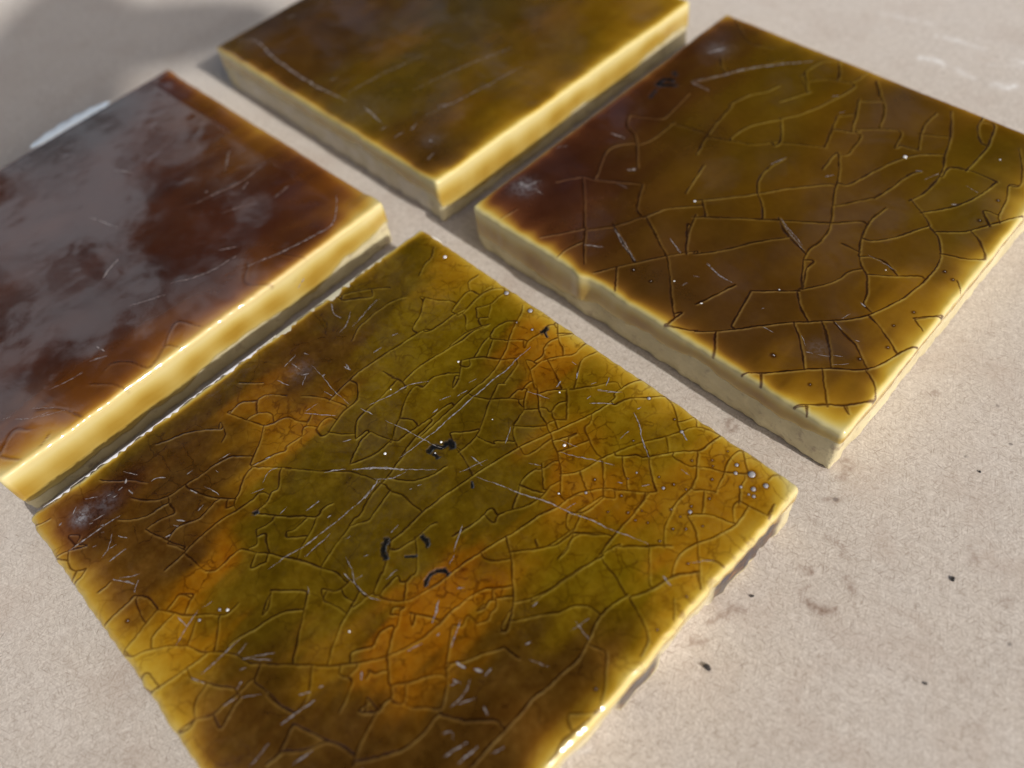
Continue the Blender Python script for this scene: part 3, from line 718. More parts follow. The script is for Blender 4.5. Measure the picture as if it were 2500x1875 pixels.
SPLATS_C=[(-18.3,-14.6,14.6,'br'),(4.2,1.1,16.8,'olg'),(22.1,4.9,14.6,'olb'),(28.7,24.8,8.2,'am'),(-2.6,-12.6,6.2,'or'),(19.7,11.9,6.8,'or'),(25.2,-18.9,4.9,'or'),(26.3,-32.7,8.1,'br'),(-13.9,-31.4,10.9,'br'),(-27.2,-25.5,8.8,'br'),(23.4,-10.5,11.3,'ol'),(31.3,-4.8,7.4,'am'),(5.6,-27.5,11.5,'ol'),(28.0,13.3,9.3,'ol')]
SPLATS_D=[(-15.8,23.2,18.8,'rd'),(-16.2,-3.5,23.0,'rd'),(18.3,22.8,16.3,'rd'),(12.6,-4.3,20.2,'rd'),(14.9,-23.0,13.9,'rd'),(23.1,3.9,9.9,'rd'),(28.6,26.0,6.3,'rd'),(22.5,34.2,6.6,'or'),(1.6,36.0,9.7,'am'),(-18.4,36.7,7.9,'am'),(30.2,15.3,5.0,'or'),(34.0,31.7,6.3,'am'),(31.6,-8.1,7.2,'or'),(30.8,-23.5,6.8,'or'),(32.6,-33.4,4.9,'or')]
SCUFFS_A=[(-32.7,-33.2,1.28,0.9),(-33.0,-32.1,1.06,0.5),(-32.2,-29.5,1.65,0.3),(-30.0,4.5,1.82,0.25)]
SCUFFS_B=[(-33.3,-28.7,2.25,0.6),(-31.4,27.0,2.69,0.3),(27.2,-27.1,1.48,0.2)]
SCUFFS_C=[(27.7,-30.3,2.08,0.2),(8.7,-31.9,5.38,0.12),(-33.0,-31.8,3.16,0.15)]
SCUFFS_D=[]
STAINS=[([32.89,68.5,32.34,67.79,32.18,67.01,32.58,66.53,33.46,66.75,33.93,67.64,33.75,68.16],0.10,0.6),([33.01,67.5,33.35,67.27],0.33,0.28),([47.78,58.03,48.3,57.01,47.51,56.13,46.97,56.49],0.14,0.5),([47.22,57.75,46.52,55.29,45.6,55.21],0.14,0.5),([34.43,38.11,34.97,37.36,35.56,36.52,36.61,35.97,37.84,35.94],0.12,0.7),([35.58,37.07,36.46,36.55],0.14,0.5),([41,40.06,41.21,38.69,40.73,37.46,40.94,37.05],0.14,0.5),([40.73,46.24,42.05,44.78,42.6,44.28],0.13,0.45),([41.56,43.47,42.21,42.76],0.11,0.4),([34.23,39.36,35.44,39.72],0.09,0.4),([25.08,37.8,25.74,38.79],0.23,0.5),([24.14,38.65,25.59,38.87,26.2,37.81],0.30,0.5),([20.98,37.3,21.92,37.37],0.18,0.5),([18.07,35.02,19.78,34.61],0.11,0.5),([22.52,37.86,23.65,37.78],0.16,0.5),([35.7,42.56,35.82,42.38],0.15,0.7),([36.27,42.07,36.48,41.64],0.16,0.8),([58.99,41.28,58.73,39.57],0.09,0.4),([47.81,19.19,50.1,18.9],0.09,0.3),([59.67,33.39,60.94,33.13],0.10,0.4),([-64.8,33.33,-57.37,31.66],1.62,0.12),([42.52,52.28,44.24,51.58],0.09,0.45),([39.19,49.73,39.89,48.64],0.29,0.3),([63.76,67.11,65.71,66.71],0.09,0.45)]
SMEARS=[([106.03,157.5,107.65,156.1,109.72,154.12,112.98,150.06],0.47,0.7),([99.11,150.76,101.59,149.16,103.06,147.03],0.61,0.9),([104.51,144.93,106.32,141.11],0.74,0.35),([109.44,137.79,110.98,136.16,112.95,136.39],0.63,0.95),([116.83,145.06,118.4,143.34],0.39,0.8),([111.53,144.53,117.42,141.96],0.21,0.3),([76.14,173.8,77.42,172.91],0.51,0.3),([113.74,154.24,116.03,151.32],0.31,0.3),([98.25,169.73,107.16,161.68],0.86,0.25),([-1.04,23.27,2.08,23.97],0.14,0.4)]
CRUMBS=[(19.10,31.36,0.48),(54.76,37.41,0.34),(45.51,24.83,0.23),(27.74,39.72,0.23),(65.59,52.35,0.19)]
TILE_A=dict(c=(-18.64,57.58),th=-0.93217,q=[-38.8,-39.02,-39.9,38.59,38.97,39.2,39.72,-38.77])
TILE_B=dict(c=(51.25,109.73),th=-0.91714,q=[-37.21,-38.34,-37.76,38.75,36.5,37.46,38.47,-37.87])
TILE_C=dict(c=(-0.92,177.42),th=-0.90963,q=[-38.52,-38.19,-38.52,38.21,39.02,38.21,38.02,-38.23])
TILE_D=dict(c=(-71.64,125.46),th=-0.89746,q=[-35.89,-38.84,-37.66,38.45,36.93,39.23,36.62,-38.84])


rng = np.random.default_rng(7)
random.seed(3)
T_MM = 0.13681 * 76.2

# ------------------------------------------------------------------ helpers
def pairs(f):
    return np.array(f, float).reshape(-1, 2)

def smooth(p, step):
    """Catmull-Rom through the points, resampled about every `step` mm"""
    if len(p) == 2:
        q = p
    else:
        e = np.vstack([2 * p[0] - p[1], p, 2 * p[-1] - p[-2]])
        o = []
        for i in range(1, len(e) - 2):
            a, b, c, d = e[i - 1], e[i], e[i + 1], e[i + 2]
            for s in np.linspace(0, 1, 8, endpoint=False):
                o.append(.5 * (2 * b + (c - a) * s + (2 * a - 5 * b + 4 * c - d) * s * s + (3 * b - a - 3 * c + d) * s ** 3))
        o.append(e[-2])
        q = np.array(o)
    L = np.r_[0, np.cumsum(np.linalg.norm(np.diff(q, axis=0), axis=1))]
    n = max(2, int(L[-1] / step) + 1)
    s = np.linspace(0, L[-1], n)
    return np.stack([np.interp(s, L, q[:, 0]), np.interp(s, L, q[:, 1])], 1), s

def wob(x, seed, freqs, amps):
    g = np.random.default_rng(seed)
    o = np.zeros_like(x, dtype=float)
    for f, a in zip(freqs, amps):
        for k in range(3):
            o += a / 1.7 * np.sin(x * f * g.uniform(.7, 1.4) + g.uniform(0, 6.28))
    return o

def vnoise(x, y, cell, seed):
    """smooth value noise in -1..1"""
    g = np.random.default_rng(seed)
    tab = g.uniform(-1, 1, (128, 128))
    u, v = x / cell + 300.3, y / cell + 300.7
    i, j = np.floor(u).astype(int), np.floor(v).astype(int)
    fu, fv = u - i, v - j
    fu, fv = fu * fu * (3 - 2 * fu), fv * fv * (3 - 2 * fv)
    a, b = tab[i % 128, j % 128], tab[(i + 1) % 128, j % 128]
    c, d = tab[i % 128, (j + 1) % 128], tab[(i + 1) % 128, (j + 1) % 128]
    return (a * (1 - fu) + b * fu) * (1 - fv) + (c * (1 - fu) + d * fu) * fv

def mesh(name, verts, faces, material, parent=None, smooth_shade=True, attrs=None):
    me = bpy.data.meshes.new(name)
    verts = np.ascontiguousarray(verts, np.float32)
    if isinstance(faces, np.ndarray):
        nf, k = faces.shape
        me.vertices.add(len(verts))
        me.vertices.foreach_set('co', verts.ravel())
        me.loops.add(nf * k)
        me.loops.foreach_set('vertex_index', np.ascontiguousarray(faces, np.int32).ravel())
        me.polygons.add(nf)
        me.polygons.foreach_set('loop_start', np.arange(0, nf * k, k, dtype=np.int32))
        me.update(calc_edges=True)
    else:
        me.from_pydata([tuple(map(float, v)) for v in verts], [], faces)
        me.update()
    if smooth_shade:
        me.polygons.foreach_set('use_smooth', np.ones(len(me.polygons), dtype=bool))
    for an, arr in (attrs or {}).items():
        arr = np.ascontiguousarray(arr, np.float32)
        if arr.ndim == 2:
            at = me.attributes.new(an, 'FLOAT_COLOR', 'POINT')
            if arr.shape[1] == 3:
                arr = np.c_[arr, np.ones(len(arr), np.float32)]
            at.data.foreach_set('color', np.ascontiguousarray(arr, np.float32).ravel())
        else:
            at = me.attributes.new(an, 'FLOAT', 'POINT')
            at.data.foreach_set('value', arr)
    me.materials.append(material)
    ob = bpy.data.objects.new(name, me)
    C.objects.link(ob)
    if parent:
        ob.parent = parent
    return ob

class NT:
    def __init__(self, name):
        self.m = bpy.data.materials.new(name)
        self.m.use_nodes = True
        self.t = self.m.node_tree
        self.b = self.t.nodes['Principled BSDF']
        self.out = self.t.nodes['Material Output']
    def n(self, typ, **kw):
        nd = self.t.nodes.new('ShaderNode' + typ)
        for k, v in kw.items():
            if k.startswith('i_'):
                key = k[2:]
                nd.inputs[int(key) if key.isdigit() else key.replace('_', ' ')].default_value = v
            else:
                setattr(nd, k, v)
        return nd
    def l(self, a, b):
        self.t.links.new(a, b)
    def math(self, op, a, b=None, c=None, clamp=False):
        nd = self.n('Math', operation=op, use_clamp=clamp)
        for i, v in enumerate((a, b, c)):
            if v is None: continue
            if isinstance(v, (int, float)): nd.inputs[i].default_value = v
            else: self.l(v, nd.inputs[i])
        return nd.outputs[0]
    def mix(self, fac, a, b, blend='MIX'):
        nd = self.n('MixRGB', blend_type=blend)
        for i, v in enumerate((fac, a, b)):
            if isinstance(v, (int, float)): nd.inputs[i].default_value = v
            elif isinstance(v, tuple): nd.inputs[i].default_value = (*v, 1)
            else: self.l(v, nd.inputs[i])
        return nd.outputs[0]
    def attr(self, name):
        return self.n('Attribute', attribute_name=name)
    def noise(self, scale, detail=3, rough=.55, vec=None, dist=0.0):
        nd = self.n('TexNoise')
        nd.inputs['Scale'].default_value = scale
        nd.inputs['Detail'].default_value = detail
        nd.inputs['Roughness'].default_value = rough
        nd.inputs['Distortion'].default_value = dist
        if vec is not None: self.l(vec, nd.inputs['Vector'])
        return nd.outputs['Fac']
    def ramp(self, fac, stops):
        nd = self.n('ValToRGB')
        el = nd.color_ramp.elements
        while len(el) < len(stops): el.new(0.5)
        for e, (p, c) in zip(el, stops):
            e.position = p
            e.color = (c, c, c, 1) if isinstance(c, (int, float)) else (*c, 1)
        self.l(fac, nd.inputs[0])
        return nd.outputs[0]

# ------------------------------------------------------------------ materials
CREAM = (0.61, 0.545, 0.31)
def glaze_material(name, m1, m2):
    M = NT(name)
    co = M.n('TexCoord').outputs['Object']
    ab = M.attr('absorb').outputs['Color']
    fx = M.n('SeparateColor')
    M.l(M.attr('fx').outputs['Color'], fx.inputs[0])
    crack, scuff, dirt = fx.outputs
    mott = M.noise(900, 4, .6, co)
    mott2 = M.noise(260, 3, .5, co)
    k = M.math('ADD', M.math('MULTIPLY', mott, m1), M.math('ADD', M.math('MULTIPLY', mott2, m2), 1 - (m1 + m2) * .5))
    wn = M.n('TexNoise'); wn.inputs['Scale'].default_value = 420; wn.inputs['Detail'].default_value = 3
    M.l(co, wn.inputs['Vector'])
    vs_ = M.n('VectorMath', operation='SCALE'); M.l(wn.outputs['Color'], vs_.inputs[0]); vs_.inputs['Scale'].default_value = .0024
    va = M.n('VectorMath', operation='ADD'); M.l(co, va.inputs[0]); M.l(vs_.outputs[0], va.inputs[1])
    vo = M.n('TexVoronoi', feature='DISTANCE_TO_EDGE'); vo.inputs['Scale'].default_value = 430
    M.l(va.outputs[0], vo.inputs['Vector'])
    fine = M.math('MULTIPLY', M.ramp(vo.outputs['Distance'], [(.0, 1), (.075, 0)]), M.attr('absorb').outputs['Alpha'])
    fine = M.math('MULTIPLY', fine, M.ramp(M.noise(330, 3, .6, co), [(.45, 0), (.6, 1)]))
    crack = M.math('MAXIMUM', crack, M.math('MULTIPLY', fine, .6))
    if m1 > .3:
        vo2 = M.n('TexVoronoi', feature='DISTANCE_TO_EDGE'); vo2.inputs['Scale'].default_value = 190
        M.l(va.outputs[0], vo2.inputs['Vector'])
        f2 = M.math('MULTIPLY', M.ramp(vo2.outputs['Distance'], [(.0, 1), (.03, 0)]), M.ramp(M.noise(140, 3, .6, co), [(.42, 0), (.56, 1)]))
        crack = M.math('MAXIMUM', crack, M.math('MULTIPLY', f2, .2))
    sep = M.n('SeparateColor')
    M.l(ab, sep.inputs[0])
    chans = []
    for i, (cr, pale) in enumerate(zip((1.9, 2.3, 2.3), CREAM)):
        d = M.math('MULTIPLY', sep.outputs[i], k)
        d = M.math('ADD', d, M.math('MULTIPLY', crack, cr))
        chans.append(M.math('MULTIPLY', M.math('EXPONENT', M.math('MULTIPLY', d, -1.0)), pale))
    comb = M.n('CombineColor')
    for i in range(3): M.l(chans[i], comb.inputs[i])
    col = comb.outputs[0]
    scn = M.math('MULTIPLY', scuff, M.ramp(M.noise(1500, 3, .7, co), [(.38, 0.15), (.62, 1.0)]), clamp=True)
    col = M.mix(scn, col, (.22, .215, .23))
    col = M.mix(M.math('MULTIPLY', dirt, M.ramp(M.noise(2200, 3, .6, co), [(.3, .8), (.5, 1)])), col, (.006, .006, .006))
    M.l(col, M.b.inputs['Base Color'])
    r = M.math('ADD', M.math('MULTIPLY', M.noise(120, 4, .6, co), .12 if m1 > .12 else .07), .03 if m1 > .12 else .045)
    r = M.math('ADD', r, M.math('MULTIPLY', scn, .35), clamp=True)
    M.l(r, M.b.inputs['Roughness'])
    M.b.inputs['IOR'].default_value = 1.68
    bmp = M.n('Bump')
    bmp.inputs['Strength'].default_value = .35 if m1 > .3 else .12
    bmp.inputs['Distance'].default_value = .00006
    M.l(M.math('ADD', M.noise(700, 3, .5, co), M.math('MULTIPLY', M.noise(170, 2, .5, co), 2.0)), bmp.inputs['Height'])
    M.l(bmp.outputs[0], M.b.inputs['Normal'])
    return M.m

def clay_material():
    M = NT('bare_cream_clay')
    co = M.n('TexCoord').outputs['Object']
    n1 = M.noise(420, 5, .65, co)
    n2 = M.noise(110, 4, .6, co)
    col = M.mix(M.ramp(n2, [(.35, 0), (.7, 1)]), (.60, .53, .33), (.46, .39, .22))
    col = M.mix(M.ramp(n1, [(.56, 0), (.68, .8)]), col, (.31, .24, .16))
    fx = M.n('SeparateColor')
    M.l(M.attr('fx').outputs['Color'], fx.inputs[0])
    char, pale, _ = fx.outputs
    brk = M.ramp(M.noise(300, 4, .6, co), [(.35, .35), (.6, 1)])
    col = M.mix(M.math('MULTIPLY', pale, brk, clamp=True), col, (.72, .67, .58))
    col = M.mix(M.math('MULTIPLY', char, M.ramp(n2, [(.2, .8), (.5, 1)]), clamp=True), col, M.ramp(n1, [(.3, (.15, .06, .02)), (.5, (.035, .024, .028)), (.7, (.055, .05, .075))]))
    M.l(col, M.b.inputs['Base Color'])
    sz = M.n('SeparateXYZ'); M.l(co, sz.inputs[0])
    low_dark = M.math('MULTIPLY', M.ramp(M.math('MULTIPLY', sz.outputs['Z'], 1000 / 10.4), [(.02, 1), (.16, .0)]), M.ramp(n2, [(.3, .3), (.6, 1)]))  # browner mix towards the base, broken by noise
    col = M.mix(M.math('MULTIPLY', low_dark, .7), col, (.17, .12, .075))
    pit = M.n('TexVoronoi'); pit.inputs['Scale'].default_value = 650; M.l(co, pit.inputs['Vector'])
    pits = M.math('MULTIPLY', M.ramp(pit.outputs['Distance'], [(.12, 1), (.22, 0)]), M.ramp(n1, [(.5, 0), (.6, 1)]))
    col = M.mix(M.math('MULTIPLY', pits, .6), col, (.22, .16, .10))
    M.b.inputs['Roughness'].default_value = .42
    bmp = M.n('Bump')
    bmp.inputs['Strength'].default_value = .9
    bmp.inputs['Distance'].default_value = .0005
    M.l(M.math('ADD', n1, M.math('MULTIPLY', n2, 1.2)), bmp.inputs['Height'])
    M.l(bmp.outputs[0], M.b.inputs['Normal'])
    return M.m

def scratch_material():
    M = NT('scratched_glaze')
    co = M.n('TexCoord').outputs['Object']
    n = M.noise(1800, 3, .6, co)
    col = M.mix(n, (.17, .15, .145), (.42, .40, .40))
    M.l(col, M.b.inputs['Base Color'])
    M.b.inputs['Roughness'].default_value = .4
    M.l(M.ramp(n, [(.3, .3), (.58, .92)]), M.b.inputs['Alpha'])
    return M.m

def bubble_material(name, col, rough):
    M = NT(name)
    co = M.n('TexCoord').outputs['Object']
    M.l(M.mix(M.noise(3000, 2, .5, co), tuple(c * .8 for c in col), col), M.b.inputs['Base Color'])
    M.b.inputs['Roughness'].default_value = rough
    return M.m

def board_material():
    M = NT('pale_fibreboard')
    co = M.n('TexCoord').outputs['Object']
    warp = M.n('TexNoise')
    warp.inputs['Scale'].default_value = 350
    warp.inputs['Detail'].default_value = 2
    M.l(co, warp.inputs['Vector'])
    wv = M.n('VectorMath', operation='SUBTRACT')
    M.l(warp.outputs['Color'], wv.inputs[0]); wv.inputs[1].default_value = (.5, .5, .5)
    ws = M.n('VectorMath', operation='SCALE')
    M.l(wv.outputs[0], ws.inputs[0]); ws.inputs['Scale'].default_value = .0008
    wa = M.n('VectorMath', operation='ADD')
    M.l(co, wa.inputs[0]); M.l(ws.outputs[0], wa.inputs[1])
    fib = []
    for i, (ang, sx, sy) in enumerate(((.3, 640, 4200), (1.1, 590, 4500), (1.9, 680, 4000), (2.6, 560, 4300))):
        mp = M.n('Mapping')
        M.l(wa.outputs[0], mp.inputs['Vector'])
        mp.vector_type = 'TEXTURE'
        mp.inputs['Rotation'].default_value = (0, 0, ang)
        mp.inputs['Scale'].default_value = (1 / sx, 1 / sy, 1)
        mp.inputs['Location'].default_value = (i * 3.7, i * 1.3, 0)
        fib.append(M.noise(1.0, 2, .5, mp.outputs[0]))
    hi = M.math('MAXIMUM', M.math('MAXIMUM', fib[0], fib[1]), M.math('MAXIMUM', fib[2], fib[3]))
    lo = M.math('MINIMUM', M.math('MINIMUM', fib[0], fib[1]), M.math('MINIMUM', fib[2], fib[3]))
    big = M.noise(28, 4, .6, co)
    mid = M.noise(180, 4, .6, co)
    col = M.mix(M.ramp(big, [(.3, 0), (.7, 1)]), (.455, .40, .34), (.51, .455, .40))
    col = M.mix(M.ramp(mid, [(.3, 0), (.75, .5)]), col, (.45, .38, .305))
    col = M.mix(M.ramp(hi, [(.56, 0), (.71, .55)]), col, (.72, .66, .59))
    col = M.mix(M.ramp(lo, [(.28, .65), (.43, 0)]), col, (.24, .18, .135))
    grain = M.noise(2600, 3, .7, co)
    col = M.mix(M.ramp(grain, [(.3, .3), (.5, 0)]), col, (.28, .22, .17))
    col = M.mix(M.ramp(grain, [(.55, 0), (.75, .22)]), col, (.74, .69, .63))
    blot = M.noise(75, 5, .7, co, .4)
    col = M.mix(M.ramp(blot, [(.5, 0), (.72, .5)]), col, (.36, .275, .215))
    v = M.n('TexVoronoi')
    v.inputs['Scale'].default_value = 190
    M.l(wa.outputs[0], v.inputs['Vector'])
    sp = M.math('MULTIPLY', M.ramp(v.outputs['Distance'], [(.05, 1), (.085, 0)]), M.ramp(M.noise(260, 3, .6, co), [(.5, 0), (.58, 1)]))
    col = M.mix(M.math('MULTIPLY', sp, .7), col, (.07, .05, .04))
    col = M.mix(M.ramp(lo, [(.20, .8), (.255, 0)]), col, (.11, .075, .05))
    v2 = M.n('TexVoronoi')
    v2.inputs['Scale'].default_value = 150
    mp2 = M.n('Mapping'); mp2.inputs['Location'].default_value = (3.1, 7.7, 0)
    M.l(wa.outputs[0], mp2.inputs['Vector']); M.l(mp2.outputs[0], v2.inputs['Vector'])
    col = M.mix(M.math('MULTIPLY', M.ramp(v2.outputs['Distance'], [(.03, .8), (.06, 0)]), M.ramp(M.noise(70, 2, .5, mp2.outputs[0]), [(.5, 0), (.6, 1)])), col, (.85, .80, .74))
    fx = M.n('SeparateColor')
    M.l(M.attr('fx').outputs['Color'], fx.inputs[0])
    stain, white, _ = fx.outputs
    brk = M.ramp(M.noise(900, 3, .6, co), [(.35, .35), (.6, 1)])
    col = M.mix(M.math('MULTIPLY', stain, M.math('MULTIPLY', brk, 1.5), clamp=True), col, (.17, .095, .055))
    col = M.mix(M.math('MULTIPLY', white, M.ramp(M.noise(500, 4, .65, co), [(.38, .1), (.58, 1)]), clamp=True), col, (.84, .85, .85))
    M.l(col, M.b.inputs['Base Color'])
    M.b.inputs['Roughness'].default_value = .62
    M.b.inputs['Specular IOR Level'].default_value = .4
    M.b.inputs['Sheen Weight'].default_value = .45
    M.b.inputs['Sheen Roughness'].default_value = .6
    bmp = M.n('Bump')
    bmp.inputs['Strength'].default_value = .4
    bmp.inputs['Distance'].default_value = .0001
    h = M.math('ADD', M.math('ADD', hi, lo), M.math('MULTIPLY', M.noise(1100, 4, .7, co), .8))
    h = M.math('ADD', h, M.math('MULTIPLY', M.noise(420, 3, .6, co), .9))
    M.l(h, bmp.inputs['Height'])
    M.l(bmp.outputs[0], M.b.inputs['Normal'])
    return M.m

GLAZES = dict(A=glaze_material('crazed_olive_glaze', .5, .4), B=glaze_material('brown_glaze', .16, .16), C=glaze_material('dark_olive_glaze', .2, .3), D=glaze_material('red_brown_glaze', .1, .2))
CLAY = clay_material()
SCRATCH = scratch_material()
WHITEDOT = bubble_material('white_glint', (.9, .9, .88), .15)
BUBBLE = bubble_material('milky_bubble', (.34, .33, .33), .2)
BOARD = board_material()

# ------------------------------------------------------------------ the board everything lies on
def build_board():
    def axis(lo, hi, step, far):
        core = np.arange(lo, hi + step * .5, step)
        return np.r_[-far, -far * .5, core[0] - 40, core, core[-1] + 40, far * .5, far]
    x = axis(-140, 150, .62, 620)
    y = axis(10, 265, .62, 620)
    X, Y = np.meshgrid(x, y, indexing='ij')
    n, m = X.shape
    st = np.zeros_like(X); wh = np.zeros_like(X)
    for (tab, arr) in ((STAINS, st), (SMEARS, wh)):
        for pts, wd, a in tab:
            q, s = smooth(pairs(pts), .4)
            wd = max(wd, .38)
            pad = wd * 2.5 + 1
            I = np.where((x > q[:, 0].min() - pad) & (x < q[:, 0].max() + pad))[0]
            J = np.where((y > q[:, 1].min() - pad) & (y < q[:, 1].max() + pad))[0]
            if not len(I) or not len(J): continue
            sx, sy = X[I[0]:I[-1] + 1, J[0]:J[-1] + 1], Y[I[0]:I[-1] + 1, J[0]:J[-1] + 1]
            d = np.full(sx.shape, 1e9)
            for px, py in q: d = np.minimum(d, np.hypot(sx - px, sy - py))
            d = d * (1 + .35 * vnoise(sx, sy, 1.1, 5))
            v = arr[I[0]:I[-1] + 1, J[0]:J[-1] + 1]
            np.maximum(v, a * np.exp(-(d / wd) ** 2), out=v)
    Z = .05 * vnoise(X, Y, 7, 2) * ((np.abs(X) < 160) & (Y < 275) & (Y > 0)) - .05
    V = np.stack([X.ravel(), Y.ravel(), Z.ravel()], 1) * MM
    idx = np.arange(n * m).reshape(n, m)
    F = np.stack([idx[:-1, :-1], idx[1:, :-1], idx[1:, 1:], idx[:-1, 1:]], -1).reshape(-1, 4)
    # thickness: a skirt and an underside
    loop = np.r_[idx[:, 0], idx[-1, 1:], idx[-2::-1, -1], idx[0, -2:0:-1]]
    L0 = len(V)
    low = V[loop].copy(); low[:, 2] = -12 * MM
    V = np.vstack([V, low])
    k = np.arange(len(loop)); k2 = (k + 1) % len(loop)
    F = np.vstack([F, np.stack([loop[k], L0 + k, L0 + k2, loop[k2]], -1)])
    fx = np.zeros((len(V), 3), np.float32)
    fx[:n * m, 0] = st.ravel(); fx[:n * m, 1] = wh.ravel()
    ob = mesh('board', V, F, BOARD, attrs={'fx': fx})
    ob['kind'] = 'structure'
    ob['label'] = 'pale brown fibreboard sheet lying under the four tiles'
    return ob
build_board()

# ------------------------------------------------------------------ glazed tiles
K = {}
for key, tgt in dict(ol=(.086, .050, .0020), olb=(.088, .039, .0028), olg=(.056, .034, .006), gr=(.135, .082, .0020), am=(.27, .130, .005),
                     br=(.054, .023, .004), rd=(.040, .0115, .0055)).items():
    K[key] = -np.log(np.array(tgt) / np.array(CREAM))
K['ye'] = -np.log(np.array((.22, .120, .004)) / np.array(CREAM))
K['sd'] = -np.log(np.array((.36, .225, .035)) / np.array(CREAM))
K['or'] = -np.log(np.array((.27, .092, .003)) / np.array(CREAM))

def build_tile(key, name, label, N, edges, base, splats, cracks, scratches, dots, dirts, scuffs, drip, tile, crackw=.11, wav=.02,
               crack_gain=1.0, light_gain=1.0, r=.8, rc=.8, rim=0.0, faces=None, outline=.10, seed=1):
    root = bpy.data.objects.new(name, None)
    C.objects.link(root)
    root.empty_display_size = .01
    root.location = (tile['c'][0] * MM, tile['c'][1] * MM, 0)
    root.rotation_euler = (0, 0, tile['th'])
    root['label'] = label
    root['category'] = 'tile'
    root['group'] = 'glazed ceramic tiles on the board'
    q = pairs(tile['q'])
    H = 38.1
    rr = 1 / H
    ph = np.linspace(0, math.pi / 2, 8)
    dl = r * (1 - np.cos(ph))                       # distance from the edge of the rolled lines
    inner = np.linspace(-1 + 1.02 * r / H * 1.0, 1 - 1.02 * r / H, N)[1:-1]
    ax = np.r_[-1 + dl / H, inner, (1 - dl / H)[::-1]]
    n = len(ax)
    A, B = np.meshgrid(ax, ax, indexing='ij')
    cr = rc / H
    def rounded(A, B):
        qa, qb = np.abs(A) - (1 - cr), np.abs(B) - (1 - cr)
        m = np.maximum(qa, qb); e = np.hypot(np.maximum(qa, 0), np.maximum(qb, 0))
        inside = (qa > 0) & (qb > 0)
        f = np.where(inside & (e > 0), m / np.maximum(e, 1e-9), 1)
        a2 = np.where(inside, np.sign(A) * ((1 - cr) + np.maximum(qa, 0) * f), A)
        b2 = np.where(inside, np.sign(B) * ((1 - cr) + np.maximum(qb, 0) * f), B)
        return a2, b2
    def to_quad(a, b):
        u, v = (a + 1) / 2, (b + 1) / 2
        w00, w01, w11, w10 = (1 - u) * (1 - v), (1 - u) * v, u * v, u * (1 - v)
        return (w00 * q[0, 0] + w01 * q[1, 0] + w11 * q[2, 0] + w10 * q[3, 0],
                w00 * q[0, 1] + w01 * q[1, 1] + w11 * q[2, 1] + w10 * q[3, 1])
    def from_quad(x, y):
        a, b = x / H, y / H
        for _ in range(6):
            X, Y = to_quad(a, b)
            a, b = a + (x - X) / H, b + (y - Y) / H
        return a, b
    def bound(a, b, s=1.0):
        """uneven hand-made edge: shift outward near the border"""
        a2, b2 = rounded(a, b)
        X, Y = to_quad(a2, b2)
        dx0, dx1, dy0, dy1 = (1 + a2) * H, (1 - a2) * H, (1 + b2) * H, (1 - b2) * H
        for d, ox, oy, tt, sd in ((dx0, -1, 0, Y, 1), (dx1, 1, 0, Y, 2), (dy0, 0, -1, X, 3), (dy1, 0, 1, X, 4)):
            o = wob(tt, seed * 10 + sd, (.25, .9, 2.6), (outline * 1.1, outline * .7, outline * .4))
            if key == 'B' and sd == 3: o = o + .55 * np.exp(-((tt + 11) / 1.5) ** 2) - .3 * np.exp(-((tt + 7) / 2.5) ** 2)
            fall = np.exp(-(np.maximum(d, 0) / 1.6) ** 2) * s
            X = X + ox * o * fall; Y = Y + oy * o * fall
        return X, Y, dx0, dx1, dy0, dy1
    X, Y, dx0, dx1, dy0, dy1 = bound(A, B)
    d = np.minimum(np.minimum((1 + A) * H, (1 - A) * H), np.minimum((1 + B) * H, (1 - B) * H))
    dd = np.clip(d, 0, r)
    Z = T_MM - r + np.sqrt(np.maximum(r * r - (r - dd) ** 2, 0))
    Z += wav * vnoise(X, Y, 6, seed) + wav * .5 * vnoise(X, Y, 2.2, seed + 9) * np.clip(d / 1.5, 0, 1)
    if rim: Z -= rim * (1 - np.clip(d / 5.0, 0, 1)) ** 2
    if key == 'D':
        e = dy1 - 5.5 - .25 * vnoise(X, Y * 0, 9, 12)
        ex = np.clip((X + 35.5) / 2, 0, 1) * np.clip((33.5 - X) / 2, 0, 1)
        Z -= .075 * np.log1p(np.exp(-e / .25)) * .25 * ex
        Z += .035 * np.exp(-(e / .35) ** 2) * ex
    # ---- glaze thickness and hue
    keep = np.ones_like(X)
    for dist, (fl, lam), sd, tt in ((dx0, edges[0], 1, Y), (dy1, edges[1], 2, X), (dx1, edges[2], 3, Y), (dy0, edges[3], 4, X)):
        lm = lam * np.exp(.55 * vnoise(tt, tt * 0 + sd * 7.7, 7, seed + sd) + .25 * vnoise(tt, tt * 0 + sd * 3.1, 2.3, seed + sd + 20))
        keep *= 1 - (1 - fl) * np.exp(-(np.maximum(dist, 0) / lm) ** 1.25)
    if key == 'A': keep *= 1 - .93 * np.exp(-(dx0 / (1.0 + .35 * vnoise(Y, Y * 0, 3, 77))) ** 3) * np.clip((Y + 36) / 6, 0, 1)
    depth = keep * (1 + .07 * vnoise(X, Y, 9, seed + 3) + .05 * vnoise(X, Y * .5, 3.3, seed + 4) + .05 * vnoise(X, Y * .25, 1.0, seed + 5) * (key == 'A'))
    depth = np.clip(depth, .03, 1.25)
    wsum = np.full(X.shape, .12); kk = np.zeros(X.shape + (3,)) + .12 * K[base]; fine = np.zeros(X.shape)
    wx = X + 3.0 * vnoise(X, Y * .3, 5, seed + 31) + 1.8 * vnoise(X, Y * .25, 1.7, seed + 33) + .8 * vnoise(X, Y * .3, .7, seed + 35)
    wy = Y + 4.0 * vnoise(X, Y * .4, 6, seed + 32) + 3.0 * vnoise(X, Y * .4, 2.0, seed + 34)
